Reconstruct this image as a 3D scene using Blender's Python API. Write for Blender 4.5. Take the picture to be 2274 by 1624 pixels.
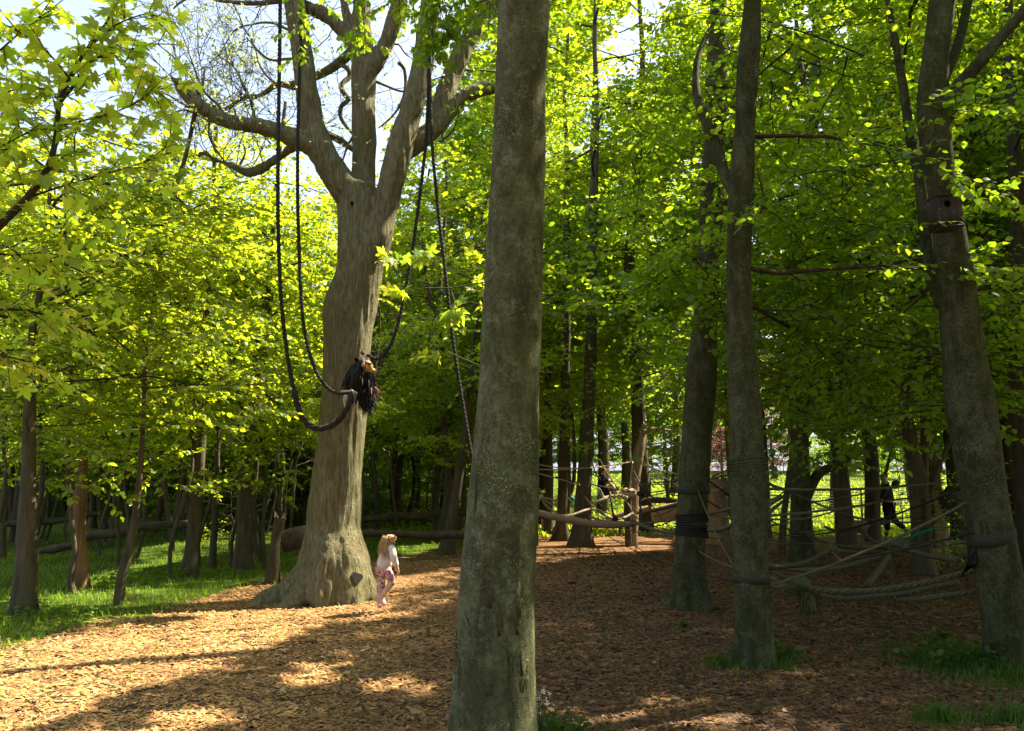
import bpy, bmesh, math, random, time
import numpy as np
from mathutils import Vector, noise as mnoise
T0 = time.time()
for o in list(bpy.data.objects): bpy.data.objects.remove(o)
SC = bpy.context.scene
COL = SC.collection
# ------------------------------------------------------------------ camera, sky, sun, exposure
PITCH = math.radians(8.03); FPX = 1137/math.tan(math.radians(32))
cd = bpy.data.cameras.new('camera'); cam = bpy.data.objects.new('camera', cd); COL.objects.link(cam)
cam.location = (0, 0, 1.6); cam.rotation_euler = (math.radians(90)+PITCH, 0, 0)
cd.sensor_fit = 'HORIZONTAL'; cd.sensor_width = 36; cd.lens = 18/math.tan(math.radians(32))
cd.clip_start = 0.05; cd.clip_end = 2000
SC.camera = cam
SUN_AZ, SUN_EL = math.radians(62), math.radians(51)
SV = np.array([math.sin(SUN_AZ)*math.cos(SUN_EL), math.cos(SUN_AZ)*math.cos(SUN_EL), math.sin(SUN_EL)])
w = bpy.data.worlds.new('World'); SC.world = w; w.use_nodes = True
wn = w.node_tree; wn.nodes.clear()
sky = wn.nodes.new('ShaderNodeTexSky'); sky.sky_type = 'NISHITA'; sky.sun_disc = False
sky.sun_elevation = SUN_EL; sky.sun_rotation = SUN_AZ; sky.air_density = 1.0; sky.dust_density = 3.5; sky.ozone_density = 1.0
bg = wn.nodes.new('ShaderNodeBackground'); bg.inputs['Strength'].default_value = 0.08
wo = wn.nodes.new('ShaderNodeOutputWorld')
mx = wn.nodes.new('ShaderNodeMix'); mx.data_type = 'RGBA'; mx.inputs[0].default_value = .42; mx.inputs[7].default_value = (3.6, 4.1, 4.9, 1)
wn.links.new(sky.outputs[0], mx.inputs[6]); wn.links.new(mx.outputs[2], bg.inputs[0]); wn.links.new(bg.outputs[0], wo.inputs[0])
sl = bpy.data.lights.new('sun', 'SUN'); sl.energy = 5.0; sl.angle = math.radians(0.55); sl.color = (1.0, 0.88, 0.66)
so = bpy.data.objects.new('sun', sl); COL.objects.link(so)
so.rotation_euler = Vector(-SV).to_track_quat('-Z', 'Y').to_euler(); so.location = (20, 20, 30)
SC.view_settings.view_transform = 'Standard'; SC.view_settings.look = 'None'
SC.view_settings.exposure = 2.15; SC.view_settings.gamma = 1.0; SC.view_settings.use_curve_mapping = False
SC.render.engine = 'CYCLES'
SC.cycles.max_bounces = 7; SC.cycles.diffuse_bounces = 4; SC.cycles.transmission_bounces = 5; SC.cycles.glossy_bounces = 2

# ------------------------------------------------------------------ helpers: positions
def ray(u, v):
    x = (u-1137)/FPX; y = (812-v)/FPX
    c, s = math.cos(PITCH), math.sin(PITCH)
    return np.array([x, c-y*s, s+y*c])
CAMP = np.array([0, 0, 1.6])
def P(u, v, d):
    r = ray(u, v); return CAMP + r*(d/r[1])
def tz(x, y):
    x = np.asarray(x, float); y = np.asarray(y, float)
    q = np.clip(y-29, 0, 46); rise = 0.062*q*q/(q+5.0)
    m = 0.025*np.sin(x*0.9+1.3)*np.sin(y*0.7+0.4) + 0.018*np.sin(x*2.1-y*1.3)
    return rise + m
def G(u, v):
    r = ray(u, v); d = 8.0
    t = -1.6/min(r[2], -0.003)
    for _ in range(12):
        p = CAMP + r*t
        t = (float(tz(p[0], p[1]))-1.6)/min(r[2], -0.003)
    p = CAMP + r*t; p[2] = float(tz(p[0], p[1])); return p
def to_uv(p):
    p = np.atleast_2d(p); q = p-CAMP; c, s = math.cos(PITCH), math.sin(PITCH)
    f = q[:, 1]*c+q[:, 2]*s; up = -q[:, 1]*s+q[:, 2]*c; f = np.where(f < .1, .1, f)
    return 1137+FPX*q[:, 0]/f, 812-FPX*up/f, q[:, 1]*c+q[:, 2]*s
def wr(p, w_):      # radius of an upright round thing that shows w_ wide at p
    f = float(to_uv(p)[2][0]); return w_/2/FPX*f*math.cos(math.atan2(p[0], p[1]))
# ------------------------------------------------------------------ helpers: objects
def mesh_np(name, V, F, smooth=False):
    V = np.asarray(V, np.float32); F = np.asarray(F, np.int32)
    me = bpy.data.meshes.new(name); me.vertices.add(len(V)); me.vertices.foreach_set('co', V.ravel())
    k = F.shape[1]; me.loops.add(F.size); me.loops.foreach_set('vertex_index', F.ravel())
    me.polygons.add(len(F)); me.polygons.foreach_set('loop_start', np.arange(0, F.size, k, dtype=np.int32))
    if smooth: me.polygons.foreach_set('use_smooth', np.ones(len(F), bool))
    me.update(calc_edges=True); return me
def link(name, me, mat=None, parent=None, loc=None):
    o = bpy.data.objects.new(name, me); COL.objects.link(o)
    if mat is not None and me is not None and len(me.materials) == 0: me.materials.append(mat)
    if parent is not None: o.parent = parent
    if loc is not None: o.location = loc
    return o
def tag(o, label=None, cat=None, group=None, kind=None):
    if label: o['label'] = label
    if cat: o['category'] = cat
    if group: o['group'] = group
    if kind: o['kind'] = kind
    return o
def thing(name, loc, label, cat, group=None, rz=0):
    o = bpy.data.objects.new(name, None); COL.objects.link(o); o.location = loc; o.rotation_euler = (0, 0, rz)
    o.empty_display_size = .2
    return tag(o, label, cat, group)
def merge(parts):
    Vs, Fs, n = [], [], 0
    for V, F in parts:
        Vs.append(V); Fs.append(F+n); n += len(V)
    return np.concatenate(Vs), np.concatenate(Fs)
def box(c, s, rot=None):
    V = np.array([(x, y, z) for x in (-.5, .5) for y in (-.5, .5) for z in (-.5, .5)])*np.array(s)
    if rot is not None: V = V@np.array(rot).T
    F = np.array([(0, 1, 3, 2), (4, 6, 7, 5), (0, 4, 5, 1), (2, 3, 7, 6), (0, 2, 6, 4), (1, 5, 7, 3)])
    return V+np.array(c), F
def smooth_path(pts, rad, step):
    """Catmull-Rom through points, resampled about every `step` metres."""
    pts = np.asarray(pts, float); rad = np.asarray(rad, float)
    if len(pts) < 3 or step is None:
        if step is None: return pts, rad
    A = np.concatenate([pts[:1]*2-pts[1:2], pts, pts[-1:]*2-pts[-2:-1]]); R = np.concatenate([rad[:1], rad, rad[-1:]])
    op, orr = [], []
    for i in range(1, len(A)-2):
        n = max(1, int(np.linalg.norm(A[i+1]-A[i])/step))
        t = (np.arange(n)/n)[:, None]
        p0, p1, p2, p3 = A[i-1], A[i], A[i+1], A[i+2]
        op.append(.5*(2*p1+(p2-p0)*t+(2*p0-5*p1+4*p2-p3)*t*t+(3*p1-p0-3*p2+p3)*t**3))
        orr.append(R[i]+(R[i+1]-R[i])*(t[:, 0]*t[:, 0]*(3-2*t[:, 0])))
    op.append(pts[-1:]); orr.append(rad[-1:])
    return np.concatenate(op), np.concatenate(orr)
def frames(pts):
    n = len(pts); T = np.zeros((n, 3)); T[1:-1] = pts[2:]-pts[:-2]; T[0] = pts[1]-pts[0]; T[-1] = pts[-1]-pts[-2]
    T /= np.maximum(np.linalg.norm(T, axis=1), 1e-9)[:, None]
    a = np.array([0, 1., 0]) if abs(T[:, 1]).mean() < .85 else np.array([1., 0, 0])
    B = np.cross(T, a); B /= np.maximum(np.linalg.norm(B, axis=1), 1e-9)[:, None]
    C = np.cross(B, T)
    return T, B, C
_RF = {}
def ring_faces(n, k, cap=True):
    key = (n, k)
    if key not in _RF:
        i = np.arange(n-1)[:, None]*k; j = np.arange(k)[None]; j2 = (j+1) % k
        _RF[key] = np.stack([i+j, i+j2, i+k+j2, i+k+j], -1).reshape(-1, 4)
    return _RF[key]
def tube(pts, rad, k=6, step=None, cap=True):
    pts, rad = smooth_path(pts, rad, step)
    T, B, C = frames(pts); a = np.arange(k)*2*math.pi/k
    V = pts[:, None]+rad[:, None, None]*(np.cos(a)[None, :, None]*B[:, None]+np.sin(a)[None, :, None]*C[:, None])
    V = V.reshape(-1, 3); F = ring_faces(len(pts), k)
    if cap and k >= 4:
        c0 = V[:k].mean(0); c1 = V[-k:].mean(0); V = np.concatenate([c0+(V[:k]-c0)*.02, V, c1+(V[-k:]-c1)*.02])
        F = ring_faces(len(pts)+2, k)
    return V, F
def fix_quads(me):  # degenerate cap quads -> triangles
    me.validate(clean_customdata=False); me.update(); return me
def tubes_obj(name, tubes, mat, parent=None, origin=(0, 0, 0), smooth=True, kind=None):
    V, F = merge(tubes); me = mesh_np(name, V-np.array(origin), F, smooth)
    bm = bmesh.new(); bm.from_mesh(me); bm.free()
    o = link(name, fix_quads(me), mat, parent)
    if kind: o['kind'] = kind
    return o
def twisted(pts, R, strands=3, pitch=None, k=5, step=None, fuzz=0):
    """A laid rope: strands wound round the path."""
    pitch = pitch or R*7; step = step or pitch/6
    pts, rr = smooth_path(pts, np.full(len(pts), R), step)
    s = np.concatenate([[0], np.cumsum(np.linalg.norm(np.diff(pts, axis=0), axis=1))])
    T, B, C = frames(pts); out = []
    for q in range(strands):
        a = 2*math.pi*(s/pitch+q/strands)
        p = pts+R*.50*(np.cos(a)[:, None]*B+np.sin(a)[:, None]*C)
        out.append(tube(p, np.full(len(p), R*.56), k))
    return merge(out)
# ------------------------------------------------------------------ materials
class NT:
    def __init__(s, name):
        s.m = bpy.data.materials.new(name); s.m.use_nodes = True; s.t = s.m.node_tree; s.t.nodes.clear()
        s.out = s.n('ShaderNodeOutputMaterial')
    def n(s, typ, props=None, **inp):
        nd = s.t.nodes.new(typ)
        for k, v in (props or {}).items(): setattr(nd, k, v)
        for k, v in inp.items():
            k2 = int(k[1:]) if k[0] == '_' else k.replace('_', ' ')
            if hasattr(v, 'is_output') or isinstance(v, bpy.types.NodeSocket): s.t.links.new(v, nd.inputs[k2])
            else: nd.inputs[k2].default_value = v
        return nd
    def ramp(s, fac, stops):
        r = s.t.nodes.new('ShaderNodeValToRGB'); s.t.links.new(fac, r.inputs[0]); e = r.color_ramp.elements
        while len(e) < len(stops): e.new(.5)
        for el, (p, c) in zip(e, stops):
            el.position = p; el.color = (c[0], c[1], c[2], 1) if hasattr(c, '__len__') else (c, c, c, 1)
        return r.outputs[0]
    def mix(s, fac, a, b, mode='MIX'):
        m = s.t.nodes.new('ShaderNodeMix'); m.data_type = 'RGBA'; m.blend_type = mode
        for sock, v in ((m.inputs[0], fac), (m.inputs[6], a), (m.inputs[7], b)):
            if isinstance(v, bpy.types.NodeSocket): s.t.links.new(v, sock)
            elif hasattr(v, '__len__'): sock.default_value = (v[0], v[1], v[2], 1)
            else: sock.default_value = v
        return m.outputs[2]
    def math(s, op, a, b=0.0):
        m = s.t.nodes.new('ShaderNodeMath'); m.operation = op
        for sock, v in ((m.inputs[0], a), (m.inputs[1], b)):
            if isinstance(v, bpy.types.NodeSocket): s.t.links.new(v, sock)
            else: sock.default_value = v
        return m.outputs[0]
    def coords(s, scale=(1, 1, 1)):
        tc = s.n('ShaderNodeTexCoord'); mp = s.n('ShaderNodeMapping'); s.t.links.new(tc.outputs['Object'], mp.inputs[0])
        mp.inputs['Scale'].default_value = scale; return mp.outputs[0]
    def noise(s, vec, scale, detail=4, rough=.55, dist=0):
        n = s.n('ShaderNodeTexNoise', Scale=scale, Detail=detail, Roughness=rough, Distortion=dist); s.t.links.new(vec, n.inputs['Vector'])
        return n.outputs['Fac']
    def done(s, color, rough=.85, height=None, bump=.3, dist=.02, spec=.25):
        b = s.n('ShaderNodeBsdfPrincipled')
        if isinstance(color, bpy.types.NodeSocket): s.t.links.new(color, b.inputs['Base Color'])
        else: b.inputs['Base Color'].default_value = (*color, 1)
        if isinstance(rough, bpy.types.NodeSocket): s.t.links.new(rough, b.inputs['Roughness'])
        else: b.inputs['Roughness'].default_value = rough
        b.inputs['Specular IOR Level'].default_value = spec
        if height is not None:
            bp = s.n('ShaderNodeBump', Strength=bump, Distance=dist); s.t.links.new(height, bp.inputs['Height'])
            s.t.links.new(bp.outputs[0], b.inputs['Normal'])
        s.t.links.new(b.outputs[0], s.out.inputs[0]); return s.m
def leaf_mat(name, dark, light, trans, tamt=.5, rough=.45):
    m = NT(name); g = m.n('ShaderNodeNewGeometry'); oi = m.n('ShaderNodeObjectInfo')
    r = m.math('FRACT', m.math('ADD', g.outputs['Random Per Island'], oi.outputs['Random']))
    c = m.mix(r, dark, light); t = m.mix(m.math('FRACT', m.math('MULTIPLY', r, 7.31)), trans, [trans[0]*.58, trans[1]*.85, trans[2]*.8])
    d = m.n('ShaderNodeBsdfDiffuse'); m.t.links.new(c, d.inputs[0])
    tr = m.n('ShaderNodeBsdfTranslucent'); m.t.links.new(t, tr.inputs[0])
    gl = m.n('ShaderNodeBsdfGlossy', Roughness=rough); gl.inputs[0].default_value = (.5, .55, .5, 1)
    x = m.n('ShaderNodeMixShader'); x.inputs[0].default_value = tamt
    m.t.links.new(d.outputs[0], x.inputs[1]); m.t.links.new(tr.outputs[0], x.inputs[2])
    y = m.n('ShaderNodeMixShader'); y.inputs[0].default_value = .05
    m.t.links.new(x.outputs[0], y.inputs[1]); m.t.links.new(gl.outputs[0], y.inputs[2])
    m.t.links.new(y.outputs[0], m.out.inputs[0]); return m.m
def bark_mat(name, dark, light, moss=(.05, .07, .015), moss_amt=.4, sx=9, zs=.12, bump=.5, lichen=0, spots=0, dist=.02, stain=0):
    m = NT(name); v = m.coords((1, 1, zs)); v1 = m.coords((1, 1, 1))
    f = m.noise(v, sx, 6, .65, .4); big = m.noise(v1, 1.3, 4, .6)
    fine = m.noise(v1, 45, 3, .6)
    c = m.mix(m.ramp(f, [(.3, 0), (.7, 1)]), dark, light)
    c = m.mix(m.ramp(big, [(.5-.0, 0), (.68, moss_amt)]), c, moss)
    c = m.mix(m.math('MULTIPLY', fine, .35), c, [x*.45 for x in dark])
    if stain: c = m.mix(m.ramp(m.noise(m.coords((2.2, 2.2, .5)), 1.6, 5, .6, .5), [(.54, 0), (.68, stain)]), c, (.13, .068, .028))
    h = m.math('ADD', m.math('MULTIPLY', f, 1.0), m.math('MULTIPLY', fine, .22))
    if lichen:
        vo = m.n('ShaderNodeTexVoronoi', Scale=62.0, Randomness=1.0); m.t.links.new(v1, vo.inputs['Vector'])
        sz = m.ramp(m.noise(v1, 3.1, 3, .6), [(.40, .06), (.66, .42)])
        sp = m.math('LESS_THAN', vo.outputs['Distance'], sz)
        vo2 = m.n('ShaderNodeTexVoronoi', Scale=130.0, Randomness=1.0); m.t.links.new(v1, vo2.inputs['Vector'])
        sp2 = m.math('LESS_THAN', vo2.outputs['Distance'], .30)
        pk = m.ramp(m.noise(v1, 26, 2, .5), [(.45, 0), (.6, 1)])
        c = m.mix(m.math('MULTIPLY', m.math('MULTIPLY', sp2, pk), lichen*.55), c, (.19, .21, .135))
        c = m.mix(m.math('MULTIPLY', m.math('MULTIPLY', sp, m.ramp(m.noise(v1, 90, 2, .5), [(.3, .25), (.6, 1)])), lichen), c, (.215, .235, .155))
        h = m.math('ADD', h, m.math('MULTIPLY', sp, .15))
    if spots:   # dark knots and stains
        vo = m.n('ShaderNodeTexVoronoi', Scale=5.0, Randomness=1.0); m.t.links.new(m.coords((1, 1, .6)), vo.inputs['Vector'])
        st = m.math('LESS_THAN', m.math('ADD', vo.outputs['Distance'], m.math('MULTIPLY', fine, .12)), .17)
        c = m.mix(m.math('MULTIPLY', st, spots), c, [x*.35 for x in dark])
    return m.done(c, .9, h, bump, dist, .15)
M = {}
def near_bark(k=1.0, pale=.5, name='bark of lichened beech'):
    K_ = lambda *c: tuple(x*k for x in c)
    m = NT(name); v = m.coords(); vs = m.coords((1, 1, .3))
    a = m.noise(v, 2.6, 12, .72, .3); b = m.noise(vs, 9, 8, .7, .5); c_ = m.noise(v, 38, 6, .7); d_ = m.noise(v, 7, 10, .75, .2)
    c = m.mix(m.ramp(a, [(.34, 0), (.66, 1)]), K_(.056, .060, .025), K_(.15, .158, .085))
    c = m.mix(m.ramp(b, [(.42, .75), (.56, 0)]), c, K_(.042, .041, .018))
    c = m.mix(m.ramp(d_, [(.52, 0), (.60, pale)]), c, K_(.20, .218, .142))
    c = m.mix(m.ramp(m.noise(v, 1.4, 6, .65), [(.52, 0), (.66, .7)]), c, K_(.068, .085, .020))
    vo = m.n('ShaderNodeTexVoronoi', Scale=70.0, Randomness=1.0); m.t.links.new(v, vo.inputs['Vector'])
    sp = m.math('LESS_THAN', m.math('ADD', vo.outputs['Distance'], m.math('MULTIPLY', c_, .25)), m.ramp(m.noise(v, 3.1, 5, .7), [(.36, .12), (.66, .52)]))
    c = m.mix(m.math('MULTIPLY', sp, .7), c, K_(.29, .315, .215))
    c = m.mix(m.ramp(c_, [(.38, .55), (.52, 0)]), c, K_(.032, .032, .014))
    h = m.math('ADD', m.math('ADD', m.math('MULTIPLY', b, .9), m.math('MULTIPLY', c_, .35)), m.math('ADD', m.math('MULTIPLY', d_, .5), m.math('MULTIPLY', sp, .12)))
    return m.done(c, .92, h, .9, .025, .12)
M['bark_near'] = near_bark(1.05)
M['bark_near_old'] = bark_mat('bark of lichened beech', (.062, .064, .028), (.115, .115, .055), (.048, .055, .014), .7, 7, .35, .5, lichen=.75, spots=.6)
M['bark_ash'] = bark_mat('ridged grey brown bark', (.080, .074, .038), (.33, .305, .18), (.15, .145, .055), .7, 30, .17, 1.0, dist=.06, stain=.4)
M['bark_beech'] = bark_mat('smooth green grey bark', (.058, .054, .028), (.105, .096, .052), (.045, .055, .014), .65, 5, .5, .35, lichen=.25, spots=.5)
M['bark_beech'] = near_bark(.66, .35, 'green grey beech bark')
M['bark_wood'] = bark_mat('brown young bark', (.052, .044, .028), (.135, .112, .072), (.05, .06, .02), .5, 14, .15, .6)
M['bark_dark'] = bark_mat('dark branch bark', (.035, .028, .02), (.09, .07, .05), (.04, .05, .02), .4, 20, .2, .5)
M['dead_wood'] = bark_mat('bare weathered wood', (.22, .15, .08), (.42, .31, .19), (.12, .10, .05), .3, 16, .08, .6)
M['old_log'] = bark_mat('old mossy log bark', (.045, .036, .024), (.12, .095, .062), (.05, .075, .02), .7, 10, .6, .7)
M['log_end'] = bark_mat('sawn log end wood', (.30, .2, .1), (.5, .36, .2), (.2, .15, .08), .2, 20, 1, .3)
M['leaf_maple'] = leaf_mat('maple leaves', (.075, .15, .014), (.12, .20, .025), (.70, .72, .02), .55)
M['leaf_near'] = leaf_mat('near maple leaves', (.08, .16, .016), (.13, .22, .03), (.85, .86, .04), .62)
M['leaf_wood'] = leaf_mat('young woodland leaves', (.07, .13, .012), (.13, .19, .02), (.66, .70, .018), .55)
M['leaf_beech'] = leaf_mat('beech leaves', (.045, .105, .012), (.08, .15, .018), (.50, .62, .014), .52)
M['leaf_bud'] = leaf_mat('opening spring leaves', (.22, .24, .06), (.32, .32, .10), (.7, .72, .15), .5)
M['leaf_copper'] = leaf_mat('copper beech leaves', (.05, .018, .02), (.10, .03, .035), (.30, .07, .08), .45)
M['leaf_low'] = leaf_mat('ground plants', (.03, .065, .010), (.06, .105, .014), (.18, .30, .015), .4)
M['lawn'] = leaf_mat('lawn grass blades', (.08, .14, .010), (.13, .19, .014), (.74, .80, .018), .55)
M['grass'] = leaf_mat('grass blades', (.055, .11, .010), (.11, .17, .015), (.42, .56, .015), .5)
M['litter'] = leaf_mat('dry fallen leaves', (.10, .055, .025), (.26, .16, .08), (.2, .12, .05), .2)
M['petal'] = leaf_mat('white petals', (.7, .7, .62), (.8, .8, .72), (.7, .7, .6), .3)
def simple(name, c1, c2, scale=30, rough=.8, bump=.2, dist=.005, stretch=(1, 1, 1)):
    m = NT(name); v = m.coords(stretch); f = m.noise(v, scale, 4, .6)
    return m.done(m.mix(m.ramp(f, [(.35, 0), (.65, 1)]), c1, c2), rough, f, bump, dist)
M['rope_black'] = simple('dark tarred rope', (.011, .011, .010), (.034, .031, .027), 90, .8, .5)
M['rope_pale'] = simple('sun bleached rope', (.26, .20, .13), (.46, .38, .27), 70, .9, .5)
M['rope_grey'] = simple('weathered grey green rope', (.055, .050, .030), (.13, .115, .072), 80, .9, .5)
M['rope_brown'] = simple('brown sleeve rope', (.10, .065, .035), (.19, .13, .08), 40, .9, .4)
M['strap'] = simple('dark webbing', (.022, .024, .014), (.045, .046, .028), 60, .8, .3)
M['teal'] = simple('teal webbing', (.01, .13, .11), (.02, .20, .17), 40, .7, .2)
M['moss'] = simple('moss', (.05, .06, .02), (.10, .105, .045), 40, .95, .6)
M['skin'] = simple('skin', (.52, .30, .21), (.60, .37, .27), 20, .55, .05)
M['shirt'] = simple('pale pink sweatshirt', (.66, .56, .53), (.74, .64, .60), 25, .95, .15, .004)
M['hair_fair'] = simple('fair ginger hair', (.34, .19, .08), (.58, .38, .19), 60, .5, .5, .004, (1, 1, .12))
M['hair_brown'] = simple('brown hair', (.05, .02, .01), (.16, .07, .03), 60, .5, .5, .004, (1, 1, .12))
M['fur'] = simple('black shaggy fur', (.010, .009, .009), (.035, .03, .03), 60, .6, .3)
M['ape_face'] = simple('tan rubber face', (.35, .17, .06), (.50, .27, .11), 30, .6, .3)
M['red_tuft'] = simple('reddish frayed tuft', (.10, .05, .04), (.22, .11, .08), 60, .9, .4)
M['rag'] = simple('pale rag', (.42, .38, .30), (.58, .52, .42), 30, .9, .4)
M['black'] = simple('black cloth', (.010, .010, .013), (.022, .022, .026), 40, .9, .2)
M['jacket'] = simple('dark drab jacket', (.030, .028, .020), (.07, .062, .045), 18, .9, .2)
M['green_cloth'] = simple('dark green cloth', (.012, .07, .04), (.02, .10, .06), 30, .8, .2)
M['shoe_pink'] = simple('pink trainers', (.50, .24, .24), (.66, .42, .40), 40, .7, .1)
M['box_wood'] = simple('dark weathered box board', (.028, .024, .022), (.06, .05, .045), 14, .85, .4, .004, (1, 1, .2))
M['hole'] = simple('hollow shade paint', (.004, .004, .004), (.008, .007, .006), 10, .95, .1)  # near-black paint for the shade inside hollows
M['wire'] = simple('white fence wire', (.55, .55, .52), (.7, .7, .66), 30, .6, .1)
M['eye'] = simple('eye', (.01, .01, .01), (.02, .02, .02), 10, .2, 0)
def floral():
    m = NT('floral leggings'); v = m.coords()
    a = m.n('ShaderNodeTexVoronoi', Scale=38.0); m.t.links.new(v, a.inputs['Vector'])
    pick = m.n('ShaderNodeSeparateColor'); m.t.links.new(a.outputs['Color'], pick.inputs[0])
    c = m.ramp(pick.outputs[0], [(.0, (.55, .36, .34)), (.25, (.45, .10, .11)), (.42, (.56, .40, .38)), (.58, (.14, .09, .12)), (.72, (.52, .22, .22)), (.88, (.28, .28, .22))])
    c.node.color_ramp.interpolation = 'CONSTANT'
    return m.done(c, .85, m.noise(v, 40), .1, .004)
M['floral'] = floral()
def chip_mat():
    m = NT('wood chips'); g = m.n('ShaderNodeNewGeometry'); r = g.outputs['Random Per Island']
    c = m.ramp(r, [(0, (.15, .078, .03)), (.3, (.36, .195, .068)), (.7, (.50, .285, .10)), (.93, (.60, .37, .145)), (1, (.66, .47, .23))])
    f = m.noise(m.coords(), 60, 3); c = m.mix(m.math('MULTIPLY', f, .4), c, (.12, .06, .03))
    # damp leaf litter with painted-in shade towards the right hand side of the clearing
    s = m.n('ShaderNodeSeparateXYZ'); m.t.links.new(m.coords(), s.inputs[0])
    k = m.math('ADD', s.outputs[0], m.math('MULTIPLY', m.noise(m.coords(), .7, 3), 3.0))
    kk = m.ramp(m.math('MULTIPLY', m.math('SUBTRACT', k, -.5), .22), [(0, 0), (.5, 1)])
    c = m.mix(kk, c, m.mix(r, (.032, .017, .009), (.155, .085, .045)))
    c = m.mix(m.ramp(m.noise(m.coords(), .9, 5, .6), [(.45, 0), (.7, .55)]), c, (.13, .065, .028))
    return m.done(c, .8, f, .2, .004)
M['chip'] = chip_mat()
def ground_mat():
    m = NT('ground'); v = m.coords(); at = m.n('ShaderNodeAttribute', {'attribute_name': 'grass'}); 
    vo = m.n('ShaderNodeTexVoronoi', Scale=38.0); m.t.links.new(v, vo.inputs['Vector'])
    sep = m.n('ShaderNodeSeparateColor'); m.t.links.new(vo.outputs['Color'], sep.inputs[0])
    c = m.ramp(sep.outputs[0], [(0, (.07, .035, .017)), (.5, (.20, .11, .05)), (1, (.36, .21, .09))])
    big = m.noise(v, 1.2, 5, .6); c = m.mix(m.ramp(big, [(.4, 0), (.7, .5)]), c, (.10, .052, .026))
    gf = m.noise(v, 3.5, 6, .65); gr = m.mix(gf, (.028, .045, .009), (.080, .120, .011))
    gr2 = m.mix(m.ramp(m.noise(v, .45, 3), [(.4, 0), (.62, 1)]), gr, (.07, .115, .011))
    k = m.math('ADD', at.outputs['Fac'], m.math('MULTIPLY', m.math('SUBTRACT', m.noise(v, 2.5, 7, .7), .5), 1.5))
    col = m.mix(m.ramp(k, [(.42, 0), (.58, 1)]), c, gr2)
    h = m.math('ADD', vo.outputs['Distance'], gf)
    return m.done(col, .95, h, .6, .03, .1)
M['ground'] = ground_mat()
# ------------------------------------------------------------------ spots to be sunlit; leaves and boughs in their sun path are cut away
E1 = np.cross(SV, [0, 0, 1]); E1 /= np.linalg.norm(E1); E2 = np.cross(SV, E1)
CELL = .2; LIT = {}
def add_lit(p, pad=0):
    p = np.atleast_2d(p)
    for a, b, c in zip(p@E1, p@E2, p@SV):
        i, j = int(math.floor(a/CELL)), int(math.floor(b/CELL))
        for di in range(-pad, pad+1):
            for dj in range(-pad, pad+1):
                k = (i+di, j+dj); LIT[k] = min(LIT.get(k, 1e9), c)
def poly_pts(poly, n, rng):
    pl = np.array([G(u, v)[:2] for u, v in poly]); lo, hi = pl.min(0), pl.max(0)
    q = lo+rng.random((n, 2))*(hi-lo); ins = np.zeros(n, bool); j = len(pl)-1
    for i in range(len(pl)):
        cnd = ((pl[i, 1] > q[:, 1]) != (pl[j, 1] > q[:, 1])) & (q[:, 0] < (pl[j, 0]-pl[i, 0])*(q[:, 1]-pl[i, 1])/(pl[j, 1]-pl[i, 1]+1e-12)+pl[i, 0])
        ins ^= cnd; j = i
    q = q[ins]; return np.c_[q, tz(q[:, 0], q[:, 1])]
RG = np.random.default_rng(5)
BAND = [(-200, 1500), (0, 1445), (300, 1390), (560, 1338), (700, 1330), (830, 1295), (1015, 1262), (1100, 1262), (1100, 1318), (1015, 1325), (880, 1362), (700, 1388), (560, 1440), (400, 1500), (200, 1560), (0, 1630), (-200, 1720)]
add_lit(poly_pts(BAND, 60000, RG))
add_lit(poly_pts([(1185, 1186), (1330, 1190), (1490, 1200), (1480, 1224), (1300, 1236), (1170, 1262)], 40000, RG))
add_lit(poly_pts([(1190, 1125), (2260, 1120), (2300, 1172), (1190, 1172)], 60000, RG)); add_lit(poly_pts([(1300, 1046), (2200, 1040), (2260, 1066), (1200, 1070)], 60000, RG), 1)
for pl in ([(1185, 1380), (1290, 1385), (1250, 1405), (1180, 1415)], [(650, 1500), (720, 1490), (740, 1510), (650, 1520)], [(820, 1520), (900, 1500), (880, 1525)], [(380, 1590), (470, 1585), (450, 1610)],
           [(300, 1220), (620, 1170), (640, 1200), (330, 1262)], [(150, 1290), (330, 1250), (200, 1300)], [(880, 1215), (1010, 1205), (900, 1240)], [(1560, 1390), (1625, 1385), (1600, 1415)]):
    add_lit(poly_pts(pl, 4000, RG))
for u in range(1370, 1580, 14):      # the sunlit bushes on the lawn
    for v in range(960, 1100, 14): add_lit(P(u, v, 36), 1)
for q in range(16):      # small sun flecks
    u, v = 560+1700*RG.random(), 1245+360*RG.random(); c = G(u, v); n = 60; rr = .03+.07*RG.random()
    e = RG.normal(0, 1, (n, 2))*rr*np.array([1.2, .6]); add_lit(np.c_[c[0]+e[:, 0], c[1]+e[:, 1], np.full(n, c[2])])
for v in range(430, 1320, 8):      # the lit flank of the big tree
    for du in np.linspace(0, 75, 8): add_lit(P(755+du, v, 11.6), 0)
for v in range(1170, 1350, 10):
    for u in (828, 842, 858, 874, 890): add_lit(P(u, v, 10.3), 1)
for u in range(850, 1090, 16):
    for v in range(560, 810, 16): add_lit(P(u, v, 6.35), 0)
LK = np.array(list(LIT.keys())); LO = LK.min(0); LS = LK.max(0)-LO+1
LG = np.full(LS, 1e9)
for (i, j), c in LIT.items(): LG[i-LO[0], j-LO[1]] = c
def shades_lit(p):
    i = np.floor(p@E1/CELL).astype(int)-LO[0]; j = np.floor(p@E2/CELL).astype(int)-LO[1]
    ok = (i >= 0) & (j >= 0) & (i < LS[0]) & (j < LS[1])
    c = np.full(len(p), 1e9); c[ok] = LG[i[ok], j[ok]]
    return p@SV > c+.9
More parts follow.
